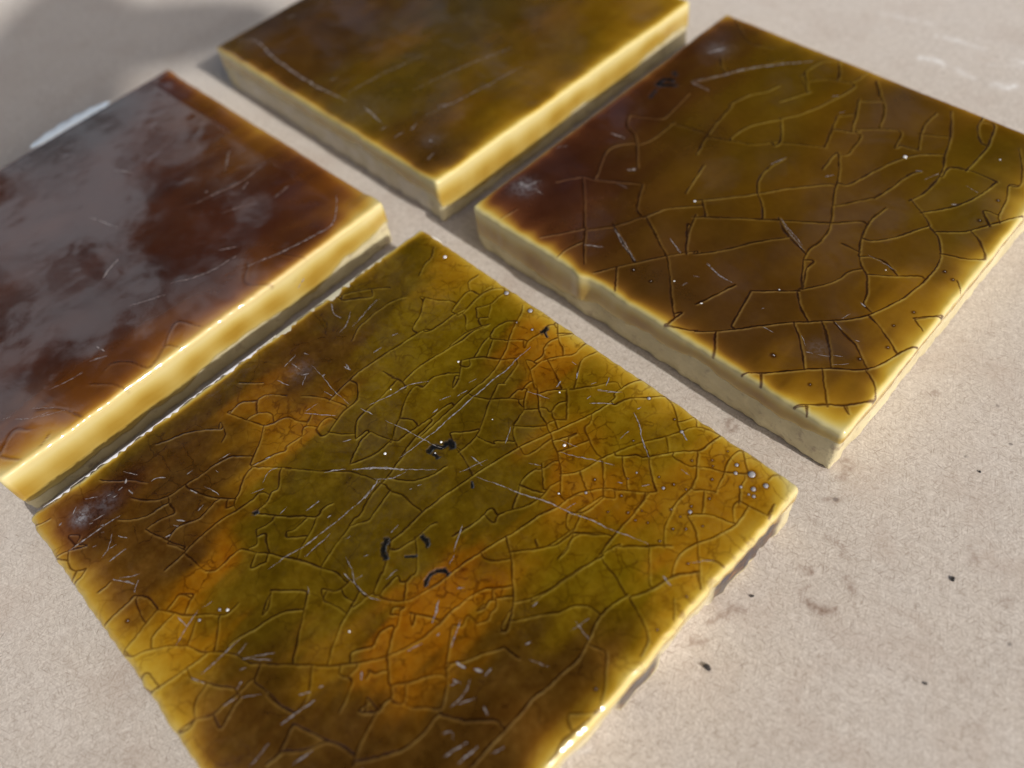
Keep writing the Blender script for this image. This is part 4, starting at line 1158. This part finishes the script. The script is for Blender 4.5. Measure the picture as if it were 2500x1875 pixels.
    for sx, sy, sr, kl in splats:
        g = np.exp(-(((wx - sx) + .15 * (wy - sy)) ** 2 * 1.35 + ((wy - sy) - .0 * (wx - sx)) ** 2 * .7) / (sr * (1.0 if kl == 'or' else 1.1)) ** 2) * (.62 if kl == 'or' else 1)
        wsum += g; kk += g[..., None] * K[kl]
        if kl in ('or', 'am', 'gr'): fine += g * (.9 if kl == 'or' else .5)
    kk /= wsum[..., None]
    dep3 = np.stack([depth, np.where(depth < .25, depth / .25 * .25 ** .72, depth ** .72), np.sqrt(np.clip(depth, 0, None))], -1)
    dep3[..., 2] = np.where(depth < .3, depth / .3 * math.sqrt(.3), dep3[..., 2])
    ye = np.clip((depth - .12) / .5, 0, 1)[..., None] * (1 if key != 'D' else .5) + (0 if key != 'D' else .5)
    kk = kk * ye + K['ye'] * (1 - ye)
    absorb = kk * dep3
    # ---- crazing: dark crack line, caught light painted along one fracture face, shallow real groove
    dark = np.zeros(X.size); light = np.zeros(X.size); dirt = np.zeros(X.size); scuff = np.zeros(X.size)
    Xf, Yf = X.ravel(), Y.ravel()
    th = tile['th']
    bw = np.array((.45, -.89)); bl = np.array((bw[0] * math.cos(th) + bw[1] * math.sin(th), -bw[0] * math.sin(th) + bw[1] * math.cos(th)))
    cell = 2 * H / N
    def stamp(pts, rad, fn):
        a, b = from_quad(pts[:, 0], pts[:, 1])
        i0, j0 = np.searchsorted(ax, a), np.searchsorted(ax, b)
        m = int(rad / cell) + 2
        off = np.arange(-m, m + 1)
        I = np.clip(i0[:, None, None] + off[None, :, None], 0, n - 1)
        J = np.clip(j0[:, None, None] + off[None, None, :], 0, n - 1)
        fn((I * n + J))
    lines = [smooth(pairs(c), .25)[0] for c in cracks]
    snapped = []
    for ci, c in enumerate(cracks):
        P_ = pairs(c)
        others = [l for k_, l in enumerate(lines) if k_ != ci]
        if others:
            O = np.vstack(others)
            for end in (0, -1):
                dd_ = np.hypot(O[:, 0] - P_[end, 0], O[:, 1] - P_[end, 1])
                k_ = dd_.argmin()
                if .12 < dd_[k_] < 2.4:
                    P_ = np.vstack([O[k_][None], P_]) if end == 0 else np.vstack([P_, O[k_][None]])
        snapped.append(P_)
    for ci, c in enumerate(snapped):
        p, s = smooth(c, cell * .9)
        g = np.random.default_rng(1000 + ci + seed * 5000)
        p = p + np.stack([wob(s, 17 * ci + 3, (1.6, 5), (.035, .02)), wob(s, 17 * ci + 9, (1.6, 5), (.035, .02))], 1)
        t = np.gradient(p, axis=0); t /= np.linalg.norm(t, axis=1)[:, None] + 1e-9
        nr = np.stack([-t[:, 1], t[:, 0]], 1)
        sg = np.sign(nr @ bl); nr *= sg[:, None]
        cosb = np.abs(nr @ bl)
        L = s[-1]
        tap = np.clip(np.minimum(s, L - s) / .4 + .6, 0, 1)
        st = tap * crack_gain * g.uniform(.7, 1.0) * (.9 + .12 * wob(s, ci + 77, (.8, 2.5), (.6, .5)))
        wd = (crackw * g.uniform(.75, 1.25) * np.clip(1 + .45 * wob(s, ci + 300, (.6, 1.9), (.8, .6)), .45, 1.6))[:, None, None]
        off = crackw * 2.2
        vert = np.abs(t @ np.array((math.sin(th), math.cos(th))))
        wy_ = tile['c'][1] + p[:, 0] * math.sin(th) + p[:, 1] * math.cos(th)
        dk = 1.0 if key == 'A' else np.clip(.4 + 1.5 * vert ** 2 + np.clip((112 - wy_) / 14, 0, 1), .4, 1.3)  # view-dependent crack darkness put into the colour
        sd_ = st * dk
        def fn(id_):
            dx, dy = Xf[id_] - p[:, 0, None, None], Yf[id_] - p[:, 1, None, None]
            sd = dx * nr[:, 0, None, None] + dy * nr[:, 1, None, None]
            tg = dx * t[:, 0, None, None] + dy * t[:, 1, None, None]
            near = np.exp(-(tg / (cell * 1.3)) ** 2)
            np.maximum.at(dark, id_.ravel(), (sd_[:, None, None] * np.exp(-(sd / wd) ** 2) * near).ravel())
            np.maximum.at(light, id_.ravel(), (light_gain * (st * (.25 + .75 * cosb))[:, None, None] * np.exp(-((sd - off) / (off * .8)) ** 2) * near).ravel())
        stamp(p, crackw * 4.8, fn)
    for pts, wd in dirts:
        p, s = smooth(pairs(pts), cell)
        wd = max(wd * 1.2, .17)
        def fn(id_):
            ds = np.hypot(Xf[id_] - p[:, 0, None, None], Yf[id_] - p[:, 1, None, None]) * (1 + .4 * vnoise(Xf[id_], Yf[id_], .35, 4))
            np.maximum.at(dirt, id_.ravel(), np.clip(1.7 * np.exp(-(ds / wd) ** 2) - .3, 0, 1).ravel())
        stamp(p, wd * 2.2, fn)
    for x, y, rd, kd in dots:
        if kd != 'w':
            p = np.array([[x, y]])
            def fn(id_):
                ds = np.hypot(Xf[id_] - x, Yf[id_] - y)
                np.maximum.at(dark, id_.ravel(), (.55 * np.exp(-((ds - rd * .6) / (rd * .7)) ** 2)).ravel())
            stamp(p, rd * 2.6 + cell, fn)
    for x, y, rd, wt in scuffs:
        scuff = np.maximum(scuff, wt * np.exp(-((Xf - x) ** 2 + (Yf - y) ** 2) / rd ** 2))
    dark = dark.reshape(X.shape); light = light.reshape(X.shape); dirt = dirt.reshape(X.shape)
    inn = np.clip(d / 1.0, 0, 1)
    Z -= (.032 * dark * inn + .16 * dirt) * crackw / .11
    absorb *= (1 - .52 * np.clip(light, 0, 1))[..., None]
    V = np.stack([X.ravel(), Y.ravel(), Z.ravel()], 1)
    idx = np.arange(n * n).reshape(n, n)
    F = [np.stack([idx[:-1, :-1], idx[1:, :-1], idx[1:, 1:], idx[:-1, 1:]], -1).reshape(-1, 4)]
    fx = np.stack([dark.ravel() * .95, scuff, dirt.ravel()], 1)
    ab = np.c_[absorb.reshape(-1, 3), np.clip(fine / wsum, 0, 1).ravel() * (key == 'A')]
    # ---- glaze running down the sides, ending in an uneven line
    loop = np.r_[idx[:, 0], idx[-1, 1:], idx[-2::-1, -1], idx[0, -2:0:-1]]
    side = np.r_[np.full(n, 3), np.full(n - 1, 2), np.full(n - 1, 1), np.full(n - 2, 0)]   # 0 x-, 1 y+, 2 x+, 3 y-
    P = V[loop].copy()
    along = np.where((side == 3) | (side == 1), P[:, 0], P[:, 1])
    hang = np.zeros(len(loop))
    for sdi in range(4):
        f = drip[sdi]
        m = side == sdi
        hang[m] = f(along[m])
    # blend the drip line round the corners
    ker = np.hanning(61); ker /= ker.sum()
    hang = np.convolve(np.r_[hang[-30:], hang, hang[:30]], ker, 'valid')[:len(hang)]
    hang = np.clip(hang + wob(np.arange(len(hang)) * cell, seed + 55, (.22, .6, 1.5), (.45, .28, .12)), 1.2, T_MM - .4)
    nrm = np.stack([P[:, 0], P[:, 1]], 1)
    tg = np.roll(P[:, :2], -3, 0) - np.roll(P[:, :2], 3, 0)
    nrm = np.stack([tg[:, 1], -tg[:, 0]], 1); nrm /= np.linalg.norm(nrm, axis=1)[:, None] + 1e-9
    rows = [loop]
    base_i = len(V); newV = []; newA = []; newF = []
    lv = [.12, .3, .5, .7, .85, .95, 1.0, 1.0]
    ou = [.0, .03, .05, .05, .06, .04, -.04, -.5]
    for li, (f, o) in enumerate(zip(lv, ou)):
        z = T_MM - r - (hang - r) * f + (.12 if li == 7 else 0)
        bul = o + .03 * wob(along, seed * 3 + 70, (.3, .8), (1, .5)) * (f < .99)
        v = np.stack([P[:, 0] + nrm[:, 0] * bul, P[:, 1] + nrm[:, 1] * bul, z], 1)
        thick = .05 + .85 * np.clip((f - .05) * 2.2, 0, 1) * (1 - .7 * np.clip((f - .75) * 4, 0, 1)) * (1 + .3 * wob(along, seed + 90, (.25, .7), (.7, .5)))
        a_ = np.clip(thick, .03, 1.2)[:, None] * K['sd'] * faces[0]
        newV.append(v); newA.append(np.c_[a_, np.zeros(len(loop))]); newF.append(np.zeros((len(loop), 3)))
        rows.append(base_i + li * len(loop) + np.arange(len(loop)))
    for a, b in zip(rows[:-1], rows[1:]):
        F.append(np.stack([a, np.roll(a, -1), np.roll(b, -1), b], -1)[:, ::-1])
    V = np.vstack([V] + newV); ab = np.vstack([ab] + newA); fx = np.vstack([fx] + newF)
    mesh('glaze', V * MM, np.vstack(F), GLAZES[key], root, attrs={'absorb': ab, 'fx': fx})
    # ---- bare clay body
    nb = 110
    s1 = np.linspace(-1, 1, nb)
    la = np.r_[s1, np.full(nb - 1, 1), s1[-2::-1], np.full(nb - 2, -1)]
    lb = np.r_[np.full(nb, -1), s1[1:], np.full(nb - 1, 1), s1[-2:0:-1]]
    sd = np.r_[np.full(nb, 3), np.full(nb - 1, 2), np.full(nb - 1, 1), np.full(nb - 2, 0)]
    bx, by, *_ = bound(la, lb)
    al = np.where((sd == 3) | (sd == 1), bx, by)
    tg = np.stack([np.roll(bx, -1) - np.roll(bx, 1), np.roll(by, -1) - np.roll(by, 1)], 1)
    nr = np.stack([tg[:, 1], -tg[:, 0]], 1); nr /= np.linalg.norm(nr, axis=1)[:, None] + 1e-9
    zs = [T_MM - 1.1, 8.6, 7.2, 6.0, 5.0, 4.0, 3.0, 2.1, 1.4, .8, .35, .1, 0.0]
    ins = [.5, .16, .14, .13, .12, .12, .12, .12, .14, .18, .3, .55, .95]
    vs, fxs = [], []
    for z, i_ in zip(zs, ins):
        gap = .22 * wob(al, seed * 7 + 5, (.3, 1.0, 2.5), (.5, .5, .3)) * (z < 1.5)
        jit = .09 * vnoise(al, al * 0 + z * 1.3, 1.6, seed + 40) + .04 * vnoise(al, al * 0 + z * 3, .8, seed + 41)
        chip = np.zeros_like(al); char = np.zeros_like(al); pale = np.zeros_like(al)
        for (fs, s0, s1_, z0, z1, dep, ch, pl) in faces[1]:
            e = np.clip(np.minimum(al - s0, s1_ - al) / 1.2 + .5, 0, 1) * (sd == fs)
            zz = z0 + .5 * wob(al, 5, (.6, 1.8), (1, .6)); zt = z1 + .6 * wob(al, 15, (.5, 1.6), (1, .6))
            e = e * np.clip((z - zz) / .6 + .5, 0, 1) * np.clip((zt - z) / .6 + .5, 0, 1)
            chip = np.maximum(chip, e * dep); char = np.maximum(char, e * ch); pale = np.maximum(pale, e * pl)
        o = -(i_ + jit + np.maximum(gap, -.1) + chip)
        vs.append(np.stack([bx + nr[:, 0] * o, by + nr[:, 1] * o, np.full_like(bx, z)], 1))
        fxs.append(np.stack([char, pale, char * 0], 1))
    nl = len(bx)
    V2 = np.vstack(vs); fx2 = np.vstack(fxs)
    F2 = []
    for i_ in range(len(zs) - 1):
        a = i_ * nl + np.arange(nl); b = a + nl
        F2.append(np.stack([a, b, np.roll(b, -1), np.roll(a, -1)], -1))
    F2 = [tuple(map(int, f)) for f in np.vstack(F2)]
    F2.append(tuple(range(nl)))
    F2.append(tuple(range((len(zs) - 1) * nl, len(zs) * nl))[::-1])
    mesh('clay_body', V2 * MM, F2, CLAY, root, attrs={'fx': fx2})
    # ---- scratches: fine torn furrows standing a hair above the gloss
    def surf(x, y):
        a, b = from_quad(x, y)
        dd_ = np.minimum(np.minimum((1 + a) * H, (1 - a) * H), np.minimum((1 + b) * H, (1 - b) * H))
        z = T_MM - r + np.sqrt(np.maximum(r * r - (r - np.clip(dd_, 0, r)) ** 2, 0)) + wav * vnoise(x, y, 6, seed)
        if rim: z = z - rim * (1 - np.clip(dd_ / 5.0, 0, 1)) ** 2
        return z
    vs, fs, k0 = [], [], 0
    for i_, (pts, wd) in enumerate(scratches):
        p, s = smooth(pairs(pts), .22)
        L = s[-1]
        t = np.gradient(p, axis=0); t /= np.linalg.norm(t, axis=1)[:, None] + 1e-9
        nr = np.stack([-t[:, 1], t[:, 0]], 1)
        env = np.sqrt(np.clip(np.minimum(s + .05, L - s + .05) / (.28 * L + .05), 0, 1))
        hw = (.36 if key == 'A' else .23) * wd * env * np.clip(.75 + .5 * wob(s, i_ + 500, (2, 6), (.6, .6)), .2, 1.3)
        p = p + nr * (.06 * wob(s, i_ + 900, (1.0, 4), (1, .5)))[:, None]
        z = surf(p[:, 0], p[:, 1]) + wav * .5 + .025
        vs.append(np.c_[p + nr * hw[:, None], z]); vs.append(np.c_[p, z + .012]); vs.append(np.c_[p - nr * hw[:, None], z])
        m = len(p)
        for u_ in range(m - 1):
            for v_ in (0, 1):
                fs.append((k0 + v_ * m + u_, k0 + (v_ + 1) * m + u_, k0 + (v_ + 1) * m + u_ + 1, k0 + v_ * m + u_ + 1))
        k0 += 3 * m
    if fs:
        ob = mesh('scratches', np.vstack(vs) * MM, fs, SCRATCH, root)
        ob['kind'] = 'stuff'
    # ---- sun glints painted as white domes, and blown bubbles
    for kinds, nm, mat in (('w', 'white_glints', WHITEDOT), ('bp', 'bubbles', BUBBLE)):
        vs, fs = [], []
        for x, y, rd, kd in dots:
            if kd not in kinds: continue
            if kd == 'p': x, y, rd = x + rd * .25, y + rd * .25, rd * .3
            elif kd == 'b': rd *= .85
            else: rd *= .8 if key == 'A' else .55
            z0 = float(surf(np.array([x]), np.array([y]))[0]) + wav * .3
            b0 = len(vs)
            for el in (-.1, .55, 1.05):
                for k in range(10):
                    a_ = k * .6283 + el
                    vs.append((x + rd * math.cos(el) * math.cos(a_), y + rd * math.cos(el) * math.sin(a_), z0 + rd * .32 * math.sin(el)))
            vs.append((x, y, z0 + rd * .32))
            for rI in (0, 1):
                for k in range(10):
                    fs.append((b0 + rI * 10 + k, b0 + rI * 10 + (k + 1) % 10, b0 + rI * 10 + 10 + (k + 1) % 10, b0 + rI * 10 + 10 + k))
            for k in range(10): fs.append((b0 + 20 + k, b0 + 20 + (k + 1) % 10, b0 + 30))
        if fs:
            ob = mesh(nm, np.array(vs) * MM, fs, mat, root)
            ob['kind'] = 'stuff'
    return root

flat = lambda h: (lambda s: np.full_like(s, h, dtype=float))
def table(pts):
    xs, ys = zip(*pts)
    return lambda s: np.interp(s, xs, ys)

# edge order for (floor, width mm): upper-left x-, upper-right y+, lower-right x+, lower-left y-
tile_a = build_tile('A', 'ceramic_tile', 'olive and orange crazed glazed tile, nearest and covered in scratches', 760,
    ((.34, 1.4), (.12, 2.2), (.05, 2.1), (.18, 2.8)), 'ol', SPLATS_A, CRACKS_A, SCRATCHES_A, DOTS_A, DIRT_A, SCUFFS_A,
    (flat(6.5), flat(5), flat(2.0), flat(5)), TILE_A, crackw=.10, light_gain=1.1, wav=.022, seed=1,
    faces=(1.0, [(2, 21.5, 36.0, 0.8, 8.3, .15, 1.0, 0), (2, 11, 21, -1, 4.6, 1.0, 0, 1.0), (2, 2.0, 10.2, 1.0, 7.6, .2, .95, .1), (2, -10, 2, -1, 5.2, 1.5, .25, 1.0), (1, 36.5, 40, 2, 9.5, .1, .5, 0)]))
tile_b = build_tile('B', 'ceramic_tile', 'brown glazed tile with long curved cracks and cream front side, at right', 620,
    ((.22, 1.3), (.24, 1.6), (.02, 3.0), (.02, 1.8)), 'olb', SPLATS_B, CRACKS_B, SCRATCHES_B, DOTS_B, DIRT_B, SCUFFS_B,
    (flat(6), flat(6), flat(2.6), table([(-38, 6.5), (-20, 8.0), (-10, 6.8), (-2, 5.4), (5, 4.5), (15, 4.4), (38, 3.8)])), TILE_B, crackw=.115, light_gain=1.2, wav=.012, seed=2, outline=.045,
    faces=(1.25, []))
tile_c = build_tile('C', 'ceramic_tile', 'dark olive glazed tile without crazing, farthest back and cut by the frame', 230,
    ((.12, .9), (.2, 2.0), (.02, 1.9), (.06, 1.3)), 'ol', SPLATS_C, CRACKS_C, SCRATCHES_C, [], [], SCUFFS_C,
    (flat(6), flat(6), table([(-38, 8.4), (-25, 7.8), (-15, 8.4), (0, 6.6), (10, 7.2), (24, 6.2), (38, 5.0)]), flat(4)), TILE_C, crackw=.3, crack_gain=.0, light_gain=3.0, wav=.02, seed=3, outline=.05,
    faces=(1.0, [(3, -34, 34, -1, 5.5, .12, .15, .8)]))
tile_d = build_tile('D', 'ceramic_tile', 'dark red brown glossy tile at left with a chipped far edge', 260,
    ((.5, .8), (.26, 2.4), (.04, 3.2), (.2, 2.5)), 'rd', SPLATS_D, CRACKS_D, SCRATCHES_D, [], [], SCUFFS_D,
    (flat(6), flat(6), table([(-38, 8.6), (-20, 7.8), (0, 6.6), (12, 7.4), (20, 6.9), (38, 5.4)]), flat(6)), TILE_D, crackw=.16, crack_gain=.35, light_gain=1.3, wav=.02, seed=4, outline=.05,
    faces=(1.0, []))

# ------------------------------------------------------------------ chipped edges and crumbs
def lens(name, parent, centre, half, wid, thick, axis, material, tilt=0.0):
    """a small lens-shaped flake"""
    vs, fs = [], []
    m = 18
    for i in range(m + 1):
        u = -1 + 2 * i / m
        w_ = max(.02, (1 - u * u) ** .6) * wid * (1 + .15 * math.sin(i * 1.9))
        for o, h in ((-1, 0), (-.55, .8), (.1, 1.0), (.7, .7), (1, 0)):
            x, y, z = u * half, o * w_, h * thick * max(.05, 1 - u * u)
            y, z = y * math.cos(tilt) - z * math.sin(tilt), y * math.sin(tilt) + z * math.cos(tilt)
            ca, sa = math.cos(axis), math.sin(axis)
            vs.append((centre[0] + x * ca - y * sa, centre[1] + x * sa + y * ca, centre[2] + z))
    for i in range(m):
        for k in range(4):
            fs.append((i * 5 + k, (i + 1) * 5 + k, (i + 1) * 5 + k + 1, i * 5 + k + 1))
    return mesh(name, np.array(vs) * MM, fs, material, parent)
def plain(name, col, rough):
    M = NT(name)
    co = M.n('TexCoord').outputs['Object']
    M.l(M.mix(M.noise(700, 3, .6, co), tuple(c * .82 for c in col), col), M.b.inputs['Base Color'])
    M.b.inputs['Roughness'].default_value = rough
    return M.m
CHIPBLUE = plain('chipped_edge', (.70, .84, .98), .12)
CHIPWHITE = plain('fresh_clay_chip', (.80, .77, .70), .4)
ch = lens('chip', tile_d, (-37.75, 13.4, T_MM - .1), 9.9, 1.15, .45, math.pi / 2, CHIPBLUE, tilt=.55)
ch['label'] = 'pale blue white chip along the far edge'
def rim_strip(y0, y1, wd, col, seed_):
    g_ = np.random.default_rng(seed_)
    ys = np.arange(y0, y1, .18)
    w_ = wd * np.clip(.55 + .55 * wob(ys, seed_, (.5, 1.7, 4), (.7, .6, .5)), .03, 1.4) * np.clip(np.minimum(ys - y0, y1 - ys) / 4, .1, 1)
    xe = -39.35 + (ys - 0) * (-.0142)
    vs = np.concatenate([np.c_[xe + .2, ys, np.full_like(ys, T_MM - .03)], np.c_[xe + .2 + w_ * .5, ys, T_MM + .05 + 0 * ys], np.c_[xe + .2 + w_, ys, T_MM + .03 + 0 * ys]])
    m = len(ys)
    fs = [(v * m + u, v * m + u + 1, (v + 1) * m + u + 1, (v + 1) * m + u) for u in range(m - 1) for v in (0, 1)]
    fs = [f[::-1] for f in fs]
    ob = mesh('rim_glint_wear', vs * MM, fs, plain('rim_glint_wear', col, .25), tile_a)
    ob['label'] = 'pale line along the rim beside the red brown tile, painted glint and worn edge'
rim_strip(-36.5, 6, .55, (.95, .95, .93), 5)  # white strip: sky glint on the rim put into the colour
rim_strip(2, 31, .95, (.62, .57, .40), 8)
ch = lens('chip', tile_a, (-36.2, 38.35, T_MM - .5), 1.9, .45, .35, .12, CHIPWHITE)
ch['label'] = 'white chip at the back corner'

CRUMB = plain('dark_grit', (.035, .03, .028), .6)
def crumb(x, y, rd, label, sd):
    g = random.Random(sd)
    vs, fs = [], []
    for el, rf in ((0, 1), (.55, .95), (1.0, .6)):
        for k in range(8):
            a = k * math.pi / 4
            s = rd * rf * g.uniform(.65, 1.15)
            vs.append((s * .75 * math.cos(a), s * 1.25 * math.sin(a), el * rd * g.uniform(.8, 1)))
    vs.append((0, 0, rd * 1.1))
    for rI in (0, 1):
        for k in range(8): fs.append((rI * 8 + k, rI * 8 + (k + 1) % 8, rI * 8 + 8 + (k + 1) % 8, rI * 8 + 8 + k))
    for k in range(8): fs.append((16 + k, 16 + (k + 1) % 8, 24))
    fs.append(tuple(range(8))[::-1])
    ob = mesh('crumb', np.array(vs) * MM, fs, CRUMB, smooth_shade=False)
    ob.location = (x * MM, y * MM, 0)
    ob.rotation_euler = (0, 0, g.uniform(0, 3))
    ob['label'] = label; ob['category'] = 'crumb'; ob['group'] = 'dark crumbs on the board'
for i, (c, lb) in enumerate(zip(CRUMBS, ('largest black crumb on the board below the crazed olive tile', 'dark oval crumb on the board right of the brown curved stain',
        'small dark crumb on the bare board near the lower right corner', 'tiny black crumb on the board close to the charred tile side', 'tiny dark crumb on the board to the right of the brown tile near corner'))):
    crumb(*c, lb, i)

# ------------------------------------------------------------------ unseen foliage added to darken what the gloss mirrors and shade one corner
def leaf_material(name, col):
    M = NT(name)
    co = M.n('TexCoord').outputs['Object']
    M.l(M.mix(M.noise(9, 3, .6, co), tuple(c * .6 for c in col), tuple(c * 1.3 for c in col)), M.b.inputs['Base Color'])
    M.b.inputs['Roughness'].default_value = .55
    return M.m
LEAF = leaf_material('added_dark_leaf', (.045, .06, .022))
ADDED_BARK = leaf_material('added_bark', (.07, .05, .035))
def leaves(name, pts, size, g, parent):
    vs, fs = [], []
    for p in pts:
        n = Vector((g.gauss(0, 1), g.gauss(0, 1), g.gauss(0, 1))).normalized()
        a = n.orthogonal().normalized(); b = n.cross(a)
        s = size * g.uniform(.6, 1.3)
        k = len(vs)
        for (u, v, h) in ((-1, 0, 0), (-.3, .42, .08), (.4, .36, .06), (1, 0, -.1), (.4, -.36, .06), (-.3, -.42, .08)):
            vs.append(tuple(Vector(p) + a * u * s + b * v * s + n * h * s))
        fs.append((k, k + 1, k + 2, k + 3)); fs.append((k, k + 3, k + 4, k + 5))
    return mesh(name, np.array(vs), fs, LEAF, parent, smooth_shade=False)
def limb(pts, rads, vs, fs):
    k = len(vs); m = 8
    for p, rd in zip(pts, rads):
        for j in range(m):
            a = 6.2832 * j / m
            vs.append((p[0] + rd * math.cos(a), p[1] + rd * math.sin(a), p[2] + rd * .3 * math.sin(a * 2)))
    for i in range(len(pts) - 1):
        for j in range(m): fs.append((k + i * m + j, k + i * m + (j + 1) % m, k + (i + 1) * m + (j + 1) % m, k + (i + 1) * m + j))
def polar(az, el, d):
    az, el = math.radians(az), math.radians(el)
    return (d * math.cos(el) * math.sin(az), d * math.cos(el) * math.cos(az), d * math.sin(el))
g = random.Random(11)
added_tree = bpy.data.objects.new('added_tree', None); C.objects.link(added_tree)  # unseen foliage added to darken the glaze reflections
added_tree.location = (.9, 2.6, -.75)
added_tree['label'] = 'leafy crown added outside the frame to darken what the glaze mirrors'
added_tree['category'] = 'added_tree'
loc0 = Vector(added_tree.location)
pts = []
while len(pts) < 5200:
    az, el, d = g.uniform(-60, 75), g.uniform(14, 88), g.uniform(2.2, 3.4)
    gap = -64 < az < -22 + 2.5 * math.sin(el * .5) and el < 43 + 2.5 * math.sin(az * .4)
    if gap and g.random() > (.24 if el < 38.5 else .5): continue
    pts.append(tuple(Vector(polar(az, el, d)) - loc0))
leaves('added_crown', pts, .10, g, added_tree)
vs, fs = [], []
limb([(0, 0, 0), (.03, .02, 1.0), (-.05, .0, 1.9), (-.3, -.4, 2.9)], (.17, .13, .10, .05), vs, fs)
for tip in ((-1.6, -.1, 2.0), (.9, -.5, 2.4), (-1.0, -1.6, 3.2), (.4, .3, 3.0)):
    limb([(-.03, 0, 1.5), (tip[0] * .5, tip[1] * .5, 1.5 + (tip[2] - 1.5) * .6), tip], (.07, .045, .015), vs, fs)
mesh('added_trunk', np.array(vs), fs, ADDED_BARK, added_tree)
SHADE_DISCS = [(0, 0, .034, .017, .5), (.022, -.012, .03, .014, 1.2), (-.022, .006, .028, .012, -.4)]
# unseen leaves added before the sun to shade the far left corner
shade_leaves = bpy.data.objects.new('added_shade_leaves', None); C.objects.link(shade_leaves)
base = Vector((-.103, .208, 0)) + SUN * 1.0
shade_leaves.location = base
shade_leaves['label'] = 'leaves added out of frame to cast soft shade on the far left of the board'
shade_leaves['category'] = 'shade_leaves'
ex = SUN.cross(Vector((0, 0, 1))).normalized(); ey = SUN.cross(ex).normalized()
def disc(cx, cy, a, b, rot, parent):
    vs = [tuple(ex * cx + ey * cy)]
    for k in range(14):
        t = 6.2832 * k / 14
        u, v = a * math.cos(t) * (1 + .1 * math.cos(2 * t)), b * math.sin(t)
        u, v = u * math.cos(rot) - v * math.sin(rot), u * math.sin(rot) + v * math.cos(rot)
        vs.append(tuple(ex * (cx + u) + ey * (cy + v) + SUN * .004 * math.sin(t * 2)))
    return mesh('leaf', np.array(vs), [(0, k + 1, (k + 1) % 14 + 1) for k in range(14)], LEAF, parent)
for d in SHADE_DISCS: disc(*d, shade_leaves)
vs, fs = [], []
limb([tuple(ex * a + ey * b) for a, b in ((-.02, 0), (-.04, -.05), (-.05, -.20), (-.03, -.5))], (.0015, .002, .003, .004), vs, fs)
mesh('added_stem', np.array(vs), fs, ADDED_BARK, shade_leaves)

# unseen pale slab added to brighten the reflection in the left tile
SLABM = plain('added_pale_slab', (.50, .59, .70), .8)
def added_bright_slab():
    a, b = Vector(polar(-17, 0, 4.6)), Vector(polar(-66, 0, 5.6))
    n = Vector((b.y - a.y, a.x - b.x, 0)).normalized() * .25
    pts = [a, b, b - n, a - n] if (a - n).length > a.length else [a, b, b + n, a + n]
    vs = [(p.x, p.y, z) for z in (-.8, 4.3) for p in pts]
    ob = mesh('added_bright_slab', np.array(vs), [(0, 1, 2, 3), (7, 6, 5, 4), (0, 4, 5, 1), (1, 5, 6, 2), (2, 6, 7, 3), (3, 7, 4, 0)], SLABM, smooth_shade=False)
    ob['label'] = 'pale slab added out of frame to brighten the reflection in the red brown tile'
    ob['category'] = 'added_bright_slab'
added_bright_slab()
